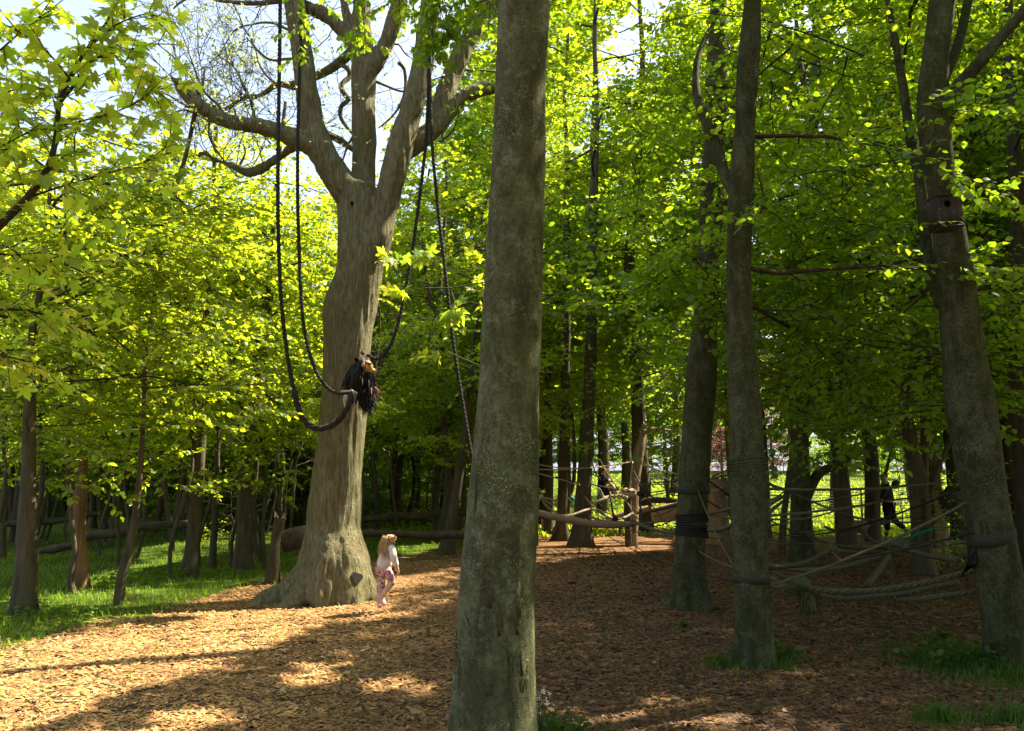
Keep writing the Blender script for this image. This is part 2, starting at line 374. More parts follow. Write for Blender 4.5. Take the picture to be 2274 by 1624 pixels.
# ------------------------------------------------------------------ leaves
def fan(out, c=None):
    n = len(out)
    if c is None: return np.array(out, float), np.array([(0, i, i+1) for i in range(1, n-1)])
    V = np.array(out+[c], float); return V, np.array([(i, (i+1) % n, n) for i in range(n)])
LEAF = {}
LEAF['oval'] = (np.array([(0, 0, 0), (.27, .28, .07), (.30, .62, .06), (0, 1, -.06), (-.30, .62, .06), (-.27, .28, .07)]), np.array([(0, 1, 5), (1, 2, 4), (1, 4, 5), (2, 3, 4)]))
LEAF['rhomb'] = (np.array([(0, 0, 0), (.33, .5, .07), (0, 1, -.05), (-.33, .5, .07)]), np.array([(0, 1, 2), (0, 2, 3)]))
LEAF['lobed'] = fan([(0, 0, 0), (.46, .22, -.05), (.26, .45, .05), (.30, .72, -.02), (0, 1, -.08), (-.30, .72, -.02), (-.26, .45, .05), (-.46, .22, -.05)])
half = [(.10, -.03, 0), (.30, -.06, -.03), (.40, .10, -.05), (.26, .22, .02), (.44, .30, -.02), (.58, .58, -.09), (.38, .56, -.02), (.20, .52, .03), (.20, .74, .0), (.08, .86, -.03)]
LEAF['maple'] = fan([(0, 0, 0)]+half+[(0, 1.05, -.09)]+[(-x, y, z) for x, y, z in half[::-1]], (0, .36, .05))
class Leaves:
    def __init__(s): s.p, s.d, s.n, s.s = [], [], [], []
    def add(s, p, d, n, sz): s.p.append(p); s.d.append(d); s.n.append(n); s.s.append(sz)
    def arr(s): return np.concatenate(s.p), np.concatenate(s.d), np.concatenate(s.n), np.concatenate(s.s)
def nrm(a): return a/np.maximum(np.linalg.norm(a, axis=-1, keepdims=True), 1e-9)
def leaf_geo(p, d, n, s, kind):
    t, f = LEAF[kind]; d = nrm(d); x = nrm(np.cross(d, n)); z = np.cross(x, d)
    V = p[:, None]+s[:, None, None]*(t[None, :, 0:1]*x[:, None]+t[None, :, 1:2]*d[:, None]+t[None, :, 2:3]*z[:, None])
    F = (f[None]+(np.arange(len(p))*len(t))[:, None, None]).reshape(-1, 3)
    return V.reshape(-1, 3), F
LEAFMESH = {}
def crown_obj(root, L, kind, mat, base, rng, cull=True, parts=0, keep_all=False, name='crown', far_thin=.5):
    p, d, n, s = L.arr() if isinstance(L, Leaves) else L
    if cull:
        k = ~(shades_lit(p) & (rng.random(len(p)) < .985)); p, d, n, s = p[k], d[k], n[k], s[k]
    if not keep_all:    # above and behind the view the leaves are fewer and larger
        u, v, f = to_uv(p); inside = (u > -350) & (u < 2620) & (v > -350) & (v < 1800) & (f > .5)
        k = inside | (rng.random(len(p)) < far_thin); s = np.where(inside, s, s*1.3); p, d, n, s = p[k], d[k], n[k], s[k]
    if parts:
        u, v, f = to_uv(p); inside = (u > 5) & (u < 2270) & (v > 5) & (v < 1620) & (f > .5)
        score = np.where(inside, s/f, 0); idx = np.argsort(-score)[:parts]; idx = idx[score[idx]*FPX > 7.5]
        key = (kind, mat.name)
        if key not in LEAFMESH:
            t, fc = LEAF[kind]; me = mesh_np('leaf', t, fc); me.materials.append(mat); LEAFMESH[key] = me
        me = LEAFMESH[key]
        for i in idx:
            dd = Vector(d[i]).normalized(); x = dd.cross(Vector(n[i])).normalized(); z = x.cross(dd)
            o = bpy.data.objects.new('leaf', me); COL.objects.link(o); o.parent = root
            from mathutils import Matrix
            mt = Matrix((( x.x, dd.x, z.x, p[i][0]-base[0]), (x.y, dd.y, z.y, p[i][1]-base[1]), (x.z, dd.z, z.z, p[i][2]-base[2]), (0, 0, 0, 1)))
            o.matrix_local = mt@Matrix.Scale(float(s[i]), 4)
        k = np.ones(len(p), bool); k[idx] = False; p, d, n, s = p[k], d[k], n[k], s[k]
    if len(p) == 0: return None
    V, F = leaf_geo(p, d, n, s, kind)
    o = link(name, mesh_np(name, V-np.array(base), F), mat, root); o['kind'] = 'stuff'; return o
def twig_leaves(L, pts, sz, rng, gap, flat=.55, droop=.25):
    a, b = pts[0], pts[-1]; v = b-a; ln = np.linalg.norm(v); n = max(2, int(ln/gap)); d = v/max(ln, 1e-6)
    t = (np.arange(n)+rng.random(n)*.6+.3)/n
    q = np.stack([np.interp(t, np.linspace(0, 1, len(pts)), pts[:, k]) for k in range(3)], -1)
    side = np.cross(d, [0, 0, 1]); side /= max(np.linalg.norm(side), 1e-6)
    sg = np.where(np.arange(n) % 2 == 0, 1., -1.)[:, None]
    dd = d*.55+side*sg*.8+rng.normal(0, .3, (n, 3)); dd[:, 2] -= droop
    nn = np.array([0, 0, 1.])+rng.normal(0, flat, (n, 3))
    L.add(q, dd, nn, sz*(.5+.8*rng.random(n)))
UP = np.array([0, 0, 1.])
def curve_branch(rng, a, d, ln, droop=.0, wig=.12, n=5):
    pts = [a]; d = d/np.linalg.norm(d); st = ln/(n-1)
    for i in range(n-1):
        d = d+rng.normal(0, wig, 3)-UP*droop*(i+1)/n; d /= np.linalg.norm(d); pts.append(pts[-1]+d*st)
    return np.array(pts)
def limb_system(rng, L, tubes, a, d, ln, rad, prm):
    """one limb with side branches and leafy twigs"""
    lp = curve_branch(rng, a, d, ln, prm.get('droop', .12), .13, 7); tubes.append((lp, np.linspace(rad, rad*.22, 7), 6))
    nsub = max(3, int(ln*prm.get('subs', 3.2)))
    for i in range(nsub):
        t = .18+.82*(i+rng.random()*.7)/nsub; k = min(5, int(t*6)); fr = t*6-k
        if k >= 6: k, fr = 5, 1
        q = lp[k]*(1-fr)+lp[k+1]*fr; ax = nrm(lp[k+1]-lp[k])
        sd = nrm(np.cross(ax, UP)+1e-6)*(1 if i % 2 else -1)
        sdv = ax*.6+sd*.8+UP*rng.normal(.05, .22)
        sl_ = (ln*.5*(1.08-t)+.35)*(.7+.6*rng.random())
        sp = curve_branch(rng, q, sdv, sl_, prm.get('droop', .12)*.8, .16, 5); tubes.append((sp, np.linspace(rad*.32*(1.1-t*.6), .004, 5), 4))
        nt = max(2, int(sl_*prm.get('twigs', 5)))
        for j in range(nt):
            tt = .12+.88*(j+rng.random())/nt; kk = min(3, int(tt*4)); f2 = tt*4-kk
            q2 = sp[kk]*(1-f2)+sp[kk+1]*f2; ax2 = nrm(sp[kk+1]-sp[kk])
            sd2 = nrm(np.cross(ax2, UP)+1e-6)*(1 if j % 2 else -1)
            dv = ax2*.7+sd2*.75+UP*rng.normal(0, .25)
            tw = curve_branch(rng, q2, dv, prm.get('tl', .5)*(.6+.8*rng.random()), .15, .15, 3)
            if prm.get('twig_tubes', True): tubes.append((tw, np.array([.005, .004, .002]), 3))
            twig_leaves(L, tw, prm['leaf'], rng, prm.get('gap', .055), prm.get('flat', .55), prm.get('ldroop', .25))
def build_tubes(tubes):
    return [tube(p, r, k, cap=False) for p, r, k in tubes]
def sunny(tubes):
    """leave out the lesser boughs that would shade the chosen sunlit spots"""
    return [t for t in tubes if not shades_lit(t[0]).mean() > (.3 if t[2] < 6 else .1)]
def at_path(pts, z):
    zs = pts[:, 2]; i = int(np.clip(np.searchsorted(zs, z)-1, 0, len(pts)-2)); f = (z-zs[i])/max(zs[i+1]-zs[i], 1e-6)
    return pts[i]*(1-f)+pts[i+1]*f
# ------------------------------------------------------------------ trunks
def trunk_mesh(pts, rad, k=28, step=.12, flare=.5, flare_h=.35, lobes=5, rough=.04, ridge=0, ph=0.0, nscale=2.0, seed=0):
    pts, rad = smooth_path(pts, rad, step); T, B, C = frames(pts); a = np.arange(k)*2*math.pi/k
    h = pts[:, 2]-pts[0, 2]
    fl = flare*np.exp(-h/flare_h)
    R = rad[:, None]*(1+fl[:, None]*(.75+.55*np.cos(lobes*a+ph)[None]+.3*np.cos((lobes-2)*a+ph*2.1)[None]))
    cb, sb = np.cos(a), np.sin(a)
    V = pts[:, None]+R[..., None]*(cb[None, :, None]*B[:, None]+sb[None, :, None]*C[:, None])
    N = (cb[None, :, None]*B[:, None]+sb[None, :, None]*C[:, None])
    D = np.zeros((len(pts), k))
    for i in range(len(pts)):
        for j in range(k):
            p = V[i, j]; q = Vector((p[0]*nscale+seed, p[1]*nscale, p[2]*nscale*.55))
            D[i, j] = mnoise.noise(q)*rough
            if ridge: D[i, j] += ridge*(abs(mnoise.noise(Vector((p[0]*16+seed, p[1]*16, p[2]*1.6))))-.25)
    V = V+N*(D*1.0)[..., None]
    return V.reshape(-1, 3), ring_faces(len(pts), k), pts, rad
def px_trunk(spec, depth, base_extra=.15, lean=0):
    """spec rows (u, v, w) from the ground up -> centre line and radii at the depth of the foot"""
    pts, rad = [], []
    for i, (u, v, w_) in enumerate(spec):
        d = depth+lean*(spec[0][1]-v)/1000.
        p = P(u, v, d); pts.append(p); rad.append(wr(p, w_))
    pts, rad = np.array(pts), np.array(rad)
    pts[0, 2] = min(pts[0, 2], float(tz(pts[0, 0], pts[0, 1])))-base_extra
    return pts, rad
def extend(pts, rad, height, rng, wig=.03, end=.03):
    d = nrm(pts[-1]-pts[-3 if len(pts) > 2 else 0]); p = pts[-1]; out, rr = list(pts), list(rad); r0 = rad[-1]; z0 = p[2]
    while p[2] < height:
        d = nrm(d+rng.normal(0, wig, 3)+UP*.03); p = p+d*1.0; out.append(p); rr.append(max(end, r0*(1-.85*(p[2]-z0)/max(.1, height-z0))))
    return np.array(out), np.array(rr)
print('helpers', time.time()-T0)
# ------------------------------------------------------------------ ground sheet and sky setting
def spaced(a, b, fine, lo, hi, grow=1.25):
    mid = list(np.arange(a, b+1e-6, fine)); st = fine; x = b
    up = []
    while x < hi: st *= grow; x += st; up.append(x)
    st = fine; x = a; dn = []
    while x > lo: st *= grow; x -= st; dn.append(x)
    return np.array(dn[::-1]+mid+up)
EDGE = np.array([(u, G(u, v)[1]) for u, v in [(-900, 1640), (-400, 1520), (-60, 1440), (60, 1415), (300, 1375), (560, 1305), (700, 1265), (840, 1245), (1000, 1218), (1100, 1205), (1240, 1176), (1420, 1166), (1600, 1168), (1760, 1184), (1900, 1196), (2000, 1215), (2120, 1240), (2280, 1262), (2500, 1285), (3200, 1330)]])
def grass_mask(x, y):
    u = 1137+FPX*np.asarray(x)/np.maximum(y, .5); e = np.interp(u, EDGE[:, 0], EDGE[:, 1])
    wob = .25*np.sin(x*2.3)+.18*np.sin(x*5.1+y)+.1*np.sin(x*11)
    g = 1/(1+np.exp(-(y-e+wob)*3.0))
    for (cx, cy, r) in TUFTS: g = np.maximum(g, np.exp(-((x-cx)**2+(y-cy)**2)/(r*r)*1.2)*.95)
    return g
def tuft(u, v, r): p = G(u, v); return (p[0], p[1], r)
TUFTS = [tuft(1230, 1640, .32), tuft(2190, 1480, 1.0), tuft(2330, 1500, 1.0), tuft(1700, 1475, .35), tuft(2090, 1600, .25), tuft(2250, 1600, .3), tuft(1600, 1480, .15)]
gx = spaced(-15, 15, .27, -420, 420); gy = spaced(1, 32, .27, -160, 700)
X, Y = np.meshgrid(gx, gy); Z = tz(X, Y)
nx, ny = len(gx), len(gy)
i, j = np.meshgrid(np.arange(nx-1), np.arange(ny-1)); b0 = (j*nx+i).ravel()
me = mesh_np('ground', np.c_[X.ravel(), Y.ravel(), Z.ravel()], np.c_[b0, b0+1, b0+nx+1, b0+nx], True)
at = me.attributes.new('grass', 'FLOAT', 'POINT'); at.data.foreach_set('value', grass_mask(X.ravel(), Y.ravel()).astype(np.float32))
tag(link('ground', me, M['ground']), 'woodland floor of bark chips running into grass and a rising lawn', kind='structure')
print('ground', time.time()-T0)
# ------------------------------------------------------------------ trees with trunks seen close
R_ = np.random.default_rng
def hero(name, label, group, spec, depth, height, bark, seed, k=26, step=.12, flare=.5, flare_h=.35, lobes=5, rough=.03, ridge=0, lean=0, limbs=None, extra=None, leaf='oval', lmat='leaf_beech', prm=None, parts=300, wig=.03, seen=True, cat='tree', far_thin=.5):
    """limbs: (count, zlow, zhigh, length low, length high, rise, radius, azimuth filter)"""
    rng = R_(seed); pts, rad = px_trunk(spec, depth, lean=lean); vis = len(pts)
    pts, rad = extend(pts, rad, height, rng, wig)
    base = (pts[0, 0], pts[0, 1], float(tz(pts[0, 0], pts[0, 1])))
    root = thing(name, base, label, cat, group)
    V, F, sp, sr = trunk_mesh(pts, rad, k, step, flare, flare_h, lobes, rough, ridge, ph=seed, seed=seed)
    link('trunk', mesh_np('trunk', V-np.array(base), F, True), M[bark], root)
    for q in (extra or []):
        ep = np.array([P(u, v, depth+dd) for u, v, w_, dd in q]); er = np.array([wr(p, w_) for (u, v, w_, dd), p in zip(q, ep)])
        tubes_obj('branch', [tube(ep, er, 10, .12)], M[bark], root, base)
    tubes, L = [], Leaves(); prm = prm or {}
    for (cnt, z0, z1, l0, l1, rise, r, az) in (limbs or []):
        for i in range(cnt):
            z = z0+(z1-z0)*(i+rng.random())/cnt
            a = i*2.39996+rng.normal(0, .3)
            if az: a = az[0]+(az[1]-az[0])*rng.random()
            f = (z-z0)/max(z1-z0, .1); ln = l0+(l1-l0)*f
            ln *= .75+.5*rng.random()
            d = np.array([math.cos(a), math.sin(a), rise+rng.normal(0, .12)])
            limb_system(rng, L, tubes, at_path(sp, z), d, ln, r*(.7+.5*rng.random()), prm)
    tubes = sunny(tubes)
    if tubes: tubes_obj('branches', build_tubes(tubes), M['bark_dark'], root, base, kind='stuff')
    if L.p: crown_obj(root, L, leaf, M[lmat], base, rng, parts=parts, far_thin=far_thin)
    return root, sp, sr, base
BEECH = dict(leaf=.095, gap=.04, subs=3.8, twigs=6.8, tl=.55, droop=.14)
# the near beech
near, nsp, nsr, nbase = hero('beech_tree', 'thick nearest tree with pale lichen specks and flaking bark in the middle foreground', None,
    [(1092, 1668, 214), (1095, 1560, 190), (1098, 1450, 180), (1104, 1300, 168), (1115, 1150, 160), (1122, 1000, 149), (1131, 800, 133), (1140, 600, 123), (1148, 400, 117), (1156, 200, 117), (1166, 0, 118), (1174, -200, 116)],
    5.15, 17, 'bark_near', 3, k=72, step=.045, flare=.16, flare_h=.22, lobes=4, rough=.022, prm=dict(BEECH, twig_tubes=False, leaf=.12, gap=.11, twigs=3.4),
    limbs=[(16, 7.5, 16, 4.2, 2.0, .35, .05, None)], parts=0)
# flaked scars and bark plates on the near beech
def on_trunk(sp, sr, u, v, out=0.0):
    """point on the camera side of a trunk at picture height v, sideways u"""
    best = None
    for p, r in zip(sp, sr):
        uu, vv, f = to_uv(p)
        if best is None or abs(vv[0]-v) < best[0]: best = (abs(vv[0]-v), p, r, uu[0], f[0])
    _, p, r, uc, f = best
    off = float(np.clip((u-uc)*f/FPX, -r*.93, r*.93)); ang = math.asin(off/r)
    n = np.array([math.sin(ang), -math.cos(ang), 0]); return p+n*(r+out), n
rng = R_(17)
def scar(u, v, wpx, hpx, mat, th=.006, n=30, name='bark_plate'):
    """a raised ragged plate of bark wrapped on the trunk"""
    a = np.linspace(0, 2*math.pi, n, endpoint=False); rr = .6+.3*rng.random(n)+.25*np.sin(a*3+rng.random()*6)*rng.random(); V = []
    for lift in (-.012, th):
        for t, q in zip(a, rr):
            sh = 1 if lift < 0 else .86
            p, nn = on_trunk(nsp, nsr, u+math.cos(t)*wpx/2*q*sh, v+math.sin(t)*hpx/2*q*sh, lift); V.append(p)
    p, nn = on_trunk(nsp, nsr, u, v, th); V.append(p)
    F = []
    for i in range(n):
        j = (i+1) % n; F += [(i, j, n+j), (i, n+j, n+i), (n+i, n+j, 2*n)]
    return link(name, mesh_np(name, np.array(V)-np.array(nbase), np.array(F)), mat, near)
M['scar_dark'] = bark_mat('exposed dark wood', (.036, .032, .015), (.075, .066, .032), (.05, .055, .018), .5, 12, .3, .7)
for u, v, w_, h_ in [(1028, 1490, 24, 105), (1036, 1538, 36, 52), (1110, 1370, 22, 80), (1060, 1090, 8, 110), (1075, 1440, 18, 45), (1148, 1385, 12, 46), (1128, 1440, 7, 70), (1162, 1115, 16, 16), (1125, 1018, 14, 12), (1090, 1318, 30, 40)]:
    scar(u, v, w_, h_, M['scar_dark'], .004)
for u, v, w_, h_ in [(1014, 1440, 14, 120), (1160, 1480, 26, 130), (1152, 1320, 16, 110), (1052, 1370, 30, 50), (1088, 1500, 22, 80), (1128, 1590, 50, 60)]:
    scar(u, v, w_, h_, M['bark_near'], .008)
# hanging leafy sprays of the near beech, high in front of the big tree
L, tubes = Leaves(), []
limb = np.array([nsp[np.argmin(abs(nsp[:, 2]-4.4))], P(1080, -330, 6.2), P(960, -260, 7.4), P(800, -200, 8.2), P(660, -160, 8.6)])
tubes_limb = [tube(limb, [.05, .045, .035, .025, .012], 8, .15)]
for (u0, v0, u1, v1, d, n) in [(655, -120, 668, 128, 8.5, 11), (790, -150, 812, 95, 8.3, 10), (800, -90, 806, 142, 8.3, 7), (880, -150, 888, 40, 8.0, 8), (930, -160, 955, 130, 7.6, 16), (960, -150, 985, 110, 7.4, 14), (1020, -150, 1040, 60, 7.2, 9), (905, -160, 925, 90, 7.9, 12), (1075, -150, 1085, 70, 6.8, 7), (720, -150, 712, -5, 8.4, 6), (945, -60, 962, 160, 7.5, 10), (980, -60, 1000, 90, 7.3, 10)]:
    a, b = P(u0, v0, d), P(u1, v1, d); st = np.array([a, (a+b)/2+rng.normal(0, .04, 3), b])
    top = limb[1:][np.argmin(np.linalg.norm(limb[1:]-a, axis=1))]
    tubes.append((np.array([top, (top+a)/2+UP*.05, a]), np.array([.014, .011, .008]), 4)); tubes.append((st, np.array([.008, .005, .003]), 4))
    for i in range(n):
        t = (i+rng.random())/n; q = a*(1-t)+b*t; az = rng.random()*6.283
        tw = curve_branch(rng, q, np.array([math.cos(az), math.sin(az)*.7, -.5]), .16+.2*rng.random(), .2, .2, 3)
        tubes.append((tw, np.array([.004, .003, .002]), 3)); twig_leaves(L, tw, .074, rng, .017, .7, .5)
tubes_obj('branch', tubes_limb, M['bark_near'], near, nbase); tubes_obj('twigs', build_tubes(tubes), M['bark_dark'], near, nbase, kind='stuff')
crown_obj(near, L, 'oval', M['leaf_beech'], nbase, rng, parts=300, name='hanging_foliage', cull=False, keep_all=True)
print('near beech', time.time()-T0)
# ------------------------------------------------------------------ the big rope swing tree
BD = 11.7
def pxpath(rows, d0):
    pts = np.array([P(r[0], r[1], d0+(r[3] if len(r) > 3 else 0)) for r in rows]); rad = np.array([wr(p, r[2])*.97 for r, p in zip(rows, pts)])
    return pts, rad
big_rows = {
 'trunk': [(738, 1345, 165), (738, 1310, 160), (736, 1250, 142), (743, 1150, 124), (750, 1050, 114), (760, 950, 106), (766, 850, 99), (773, 750, 105), (776, 690, 116), (798, 610, 103), (800, 560, 104), (797, 500, 98), (795, 450, 92), (800, 410, 70)],
 'fork_right': [(800, 600, 90, -.05), (832, 540, 74, -.1), (850, 480, 58, -.1), (864, 420, 54, -.15), (880, 360, 56, -.2), (892, 310, 56, -.2), (912, 250, 52, -.2), (930, 180, 48, -.2), (945, 100, 46, -.2), (958, 0, 44, -.2), (970, -120, 40, -.2), (985, -300, 26, 0)],
 'limb_right': [(890, 345, 40, 0), (925, 315, 44, .1), (965, 285, 40, .2), (995, 250, 32, .3), (1030, 215, 30, .4), (1075, 196, 30, .5), (1120, 190, 26, .6), (1180, 160, 20, .7)],
 'limb_far_right': [(930, 315, 34, .3), (962, 285, 40, .5), (985, 225, 44, .6), (1010, 150, 42, .7), (1045, 80, 38, .8), (1090, 10, 34, .9), (1140, -90, 26, 1.0)],
 'stem_mid': [(798, 470, 60, .1), (806, 400, 54, .15), (808, 330, 53, .15), (808, 250, 50, .15), (808, 170, 54, .15), (806, 110, 46, .15), (803, 40, 40, .15), (800, -60, 36, .15), (806, -200, 26, .2)],
 'mid_right': [(815, 165, 40, .1), (838, 135, 36, .1), (858, 95, 34, .1), (874, 50, 36, .1), (890, -10, 32, .1), (915, -110, 22, .1)],
 'mid_left_stem': [(800, 130, 34, .2), (785, 85, 28, .2), (772, 45, 20, .2), (762, -10, 18, .2), (755, -90, 12, .2)],
 'mid_left': [(800, 125, 34, .1), (778, 92, 30, .1), (745, 52, 28, .1), (708, 26, 30, .1), (672, 14, 26, .05), (640, 2, 24, .0), (600, -12, 20, -.1), (540, -40, 12, -.2)],
 'limb_left': [(795, 455, 80, 0), (768, 420, 72, -.05), (742, 385, 68, -.1), (718, 345, 64, -.15), (700, 305, 60, -.15), (690, 260, 52, -.15), (682, 200, 50, -.15), (672, 130, 48, -.15), (664, 70, 46, -.15), (652, 0, 42, -.15), (640, -80, 36, -.15), (620, -220, 22, -.1)],
 'limb_long_left': [(712, 330, 46, -.2), (680, 318, 46, -.25), (650, 306, 44, -.3), (615, 292, 40, -.4), (575, 280, 36, -.5), (530, 275, 34, -.6), (495, 265, 32, -.6), (460, 248, 30, -.7), (435, 228, 29, -.8), (412, 206, 27, -.8), (396, 186, 20, -.9), (380, 172, 10, -.9)],
 'limb_low_left': [(680, 312, 22, -.1), (650, 328, 20, 0), (615, 352, 19, .1), (585, 372, 20, .2), (553, 383, 18, .3), (525, 372, 15, .3), (495, 361, 12, .4), (470, 352, 10, .4), (455, 338, 9, .4), (437, 350, 8, .5), (425, 368, 6, .5), (400, 376, 4, .5)],
}
sec_rows = {
 'a': [(790, 105, 20, .3), (770, 125, 24, .6), (742, 148, 22, .8), (712, 165, 20, .9), (680, 178, 18, 1.0), (650, 187, 16, 1.0), (612, 190, 15, 1.0), (592, 204, 12, 1.0), (572, 214, 10, 1.1), (545, 216, 10, 1.1), (520, 230, 9, 1.1), (495, 243, 8, 1.2), (462, 232, 6, 1.2), (430, 238, 4, 1.2)],
 'b': [(750, 142, 10, .7), (772, 152, 13, .6), (777, 170, 13, .6), (760, 186, 12, .5), (762, 205, 12, .5), (774, 222, 12, .5), (758, 236, 11, .5), (756, 258, 10, .5), (768, 280, 8, .5), (788, 302, 7, .3)],
 'c': [(700, 288, 16, .1), (730, 300, 18, .3), (755, 312, 18, .4), (778, 328, 14, .3), (800, 342, 12, .2)],
 'd': [(785, 302, 7, .3), (772, 325, 6, .4), (760, 360, 4, .4)],
 'e': [(885, 140, 9, .3), (898, 155, 8, .4), (900, 195, 7, .4), (890, 230, 6, .4), (870, 260, 5, .4), (840, 285, 3, .4)],
 'f': [(912, 238, 13, 0), (895, 232, 14, 0), (885, 238, 12, 0)],
 'g': [(440, 232, 8, -.7), (450, 190, 6, -.6), (455, 150, 4, -.5)],
 'h': [(565, 272, 9, -.5), (560, 230, 7, -.3), (540, 190, 6, -.3), (520, 150, 4, -.3), (480, 120, 3, -.3)],
 'i': [(530, 372, 7, .3), (545, 340, 5, .3), (540, 320, 3, .3)],
 'j': [(640, 0, 14, -.1), (560, 8, 11, -.2), (480, 0, 9, -.3), (440, -14, 8, -.3), (400, 6, 6, -.3), (385, 20, 4, -.3)],
 'k': [(480, 340, 5, .4), (470, 310, 4, .3), (468, 285, 3, .2)],
 'l': [(466, 262, 6, -.6), (464, 300, 5, -.5), (478, 330, 5, -.4), (500, 360, 4, -.3), (530, 395, 3, -.2)],
}
def remeshed(tubes, vox, mat, name, parent, base, ridge=.0, seed=0):
    V, F = merge(tubes); me = mesh_np(name, V-np.array(base), F, True); me.validate()
    o = link(name, me); md = o.modifiers.new('r', 'REMESH'); md.mode = 'VOXEL'; md.voxel_size = vox
    sm = o.modifiers.new('s', 'SMOOTH'); sm.factor = .5; sm.iterations = 6
    dg = bpy.context.evaluated_depsgraph_get(); dg.update(); m2 = bpy.data.meshes.new_from_object(o.evaluated_get(dg))
    bpy.data.objects.remove(o)
    n = len(m2.vertices); co = np.empty(n*3, np.float32); m2.vertices.foreach_get('co', co); co = co.reshape(-1, 3)
    no = np.empty(n*3, np.float32); m2.vertex_normals.foreach_get('vector', no); no = no.reshape(-1, 3)
    if ridge:
        D = np.empty(n)
        for i in range(n):
            x, y, z = co[i]; a = mnoise.noise(Vector((x*11+seed, y*11, z*1.3))); b = mnoise.noise(Vector((x*3, y*3, z*1.2+seed)))
            D[i] = ridge*(1-abs(a)*2.2)+.022*b
        co = co+no*D[:, None].astype(np.float32); m2.vertices.foreach_set('co', co.ravel())
    m2.polygons.foreach_set('use_smooth', np.ones(len(m2.polygons), bool)); m2.materials.clear(); m2.update(); m2.name = name
    return link(name, m2, mat, parent)
bb = G(738, 1330); bigbase = (bb[0], BD, float(tz(bb[0], BD)))
big = thing('swing_tree', bigbase, 'massive forked grey brown tree carrying the long black swing ropes', 'tree')
tt = []
for nm, rows in big_rows.items():
    p, r = pxpath(rows, BD)
    if nm == 'trunk': p[0, 2] = bigbase[2]-.25
    tt.append(tube(p, r, 20, .09))
# root flare buttresses
c0 = np.array([P(738, 1330, BD)[0], BD, bigbase[2]])
for ang, ln, r in [(200, 1.0, .20), (235, .75, .16), (270, .30, .27), (308, .36, .28), (343, .40, .22), (30, .45, .2), (80, .8, .2), (140, .8, .2), (175, .95, .16)]:
    d = np.array([math.cos(math.radians(ang)), math.sin(math.radians(ang)), 0])
    tt.append(tube(np.array([c0+d*.22+UP*1.15, c0+d*.30+UP*.5, c0+d*(.36+ln*.15)+UP*.18, c0+d*(.4+ln*.45)+UP*.03, c0+d*(.4+ln*.8)-UP*.12]), [.12, r*1.05, r, r*.7, r*.3], 12, .08))
BIGTRUNK = remeshed(tt, .029, M['bark_ash'], 'trunk', big, bigbase, ridge=.018, seed=4)
rngc = R_(55); CROOK = []
for nm, i0, n in [('stem_mid', 4, 2), ('limb_left', 6, 3), ('limb_far_right', 3, 2), ('mid_left', 3, 2), ('limb_long_left', 5, 3)]:
    p, r = pxpath(big_rows[nm], BD)
    for q in range(n):
        i = i0+(q % max(1, len(p)-1-i0)); a0 = p[i]; sx = rngc.choice([-1, 1]) if nm in ('stem_mid', 'mid_right') else (1 if 'right' in nm else -1)
        c = curve_branch(rngc, a0, np.array([sx*(.7+.3*rngc.random()), rngc.normal(.2, .4), .35*rngc.random()]), 1.2+1.0*rngc.random(), 0, .27, 9); CROOK.append(c)
        tubes_obj('branch', [tube(c, np.linspace(.024, .005, 9), 7, .06)], M['bark_ash'], big, bigbase)
for rows in sec_rows.values():
    p, r = pxpath(rows, BD); tubes_obj('branch', [tube(p, r, 8, .06)], M['bark_ash'], big, bigbase)
# shade of root hollow and knot hole painted as flat discs, and small stone at the foot
def disc_hole(p, n, rx, rz, mat, name, parent, base, depth=.03):
    n = nrm(np.array(n)); x = nrm(np.cross(UP, n)); z = np.cross(n, x); a = np.linspace(0, 2*math.pi, 14, endpoint=False)
    rr = 1+.2*np.sin(a*3+1); o = p+(np.cos(a)*rx*rr)[:, None]*x+(np.sin(a)*rz*rr)[:, None]*z
    V = np.concatenate([o+n*.004, p[None]-n*depth]); F = np.array([(i, (i+1) % 14, 14) for i in range(14)])
    return link(name, mesh_np(name, V-np.array(base), F, True), mat, parent)
def hit(u, v):
    o = BIGTRUNK; r = ray(u, v); ok, loc, nn, i = o.ray_cast(Vector(CAMP-np.array(bigbase)), Vector(nrm(r))); return np.array(loc)+np.array(bigbase), np.array(nn)
for u, v, rx, rz, nm in ((793, 1283, .085, .075, 'root_hollow_shade'), (784, 453, .05, .04, 'knot_hole_shade')):
    p, nn = hit(u, v); disc_hole(p, nn, rx, rz, M['hole'], nm, big, bigbase, -.004)
    x = nrm(np.cross(UP, nn)); z = np.cross(nn, x); a = np.linspace(0, 2*math.pi, 17); rr = 1+.2*np.sin(a*3+1)
    if rx < .06: tubes_obj('hollow_rim', [tube(p+(np.cos(a)*rx*1.15*rr)[:, None]*x+(np.sin(a)*rz*1.15*rr)[:, None]*z, np.full(17, .014), 7)], M['bark_ash'], big, bigbase)
# fine twigs of the big tree with opening leaves, against the sky
rng = R_(41); tubes, L = [], Leaves()
def fine(a, d, ln, r, lev):
    p = curve_branch(rng, a, d, ln, -.03, .22, 5); pq = p if lev else p[[0, 2, 4]]; tubes.append((pq, np.linspace(r, r*.4, len(pq)), 3))
    if lev == 0:
        n = 3; q = np.repeat(p[-1:], n, 0); L.add(q+rng.normal(0, .015, (n, 3)), nrm(p[-1]-p[-2])*.6+rng.normal(0, .6, (n, 3)), UP+rng.normal(0, .8, (n, 3)), .03+.03*rng.random(n)); return
    for i in range(5 if lev > 1 else 4):
        t = .25+.75*(i+rng.random())/5; k = min(3, int(t*4)); q = p[k]+(p[k+1]-p[k])*(t*4-k)
        fine(q, nrm(p[k+1]-p[k])+rng.normal(0, .65, 3)+UP*.2, ln*(.42+.25*rng.random()), r*.6, lev-1)
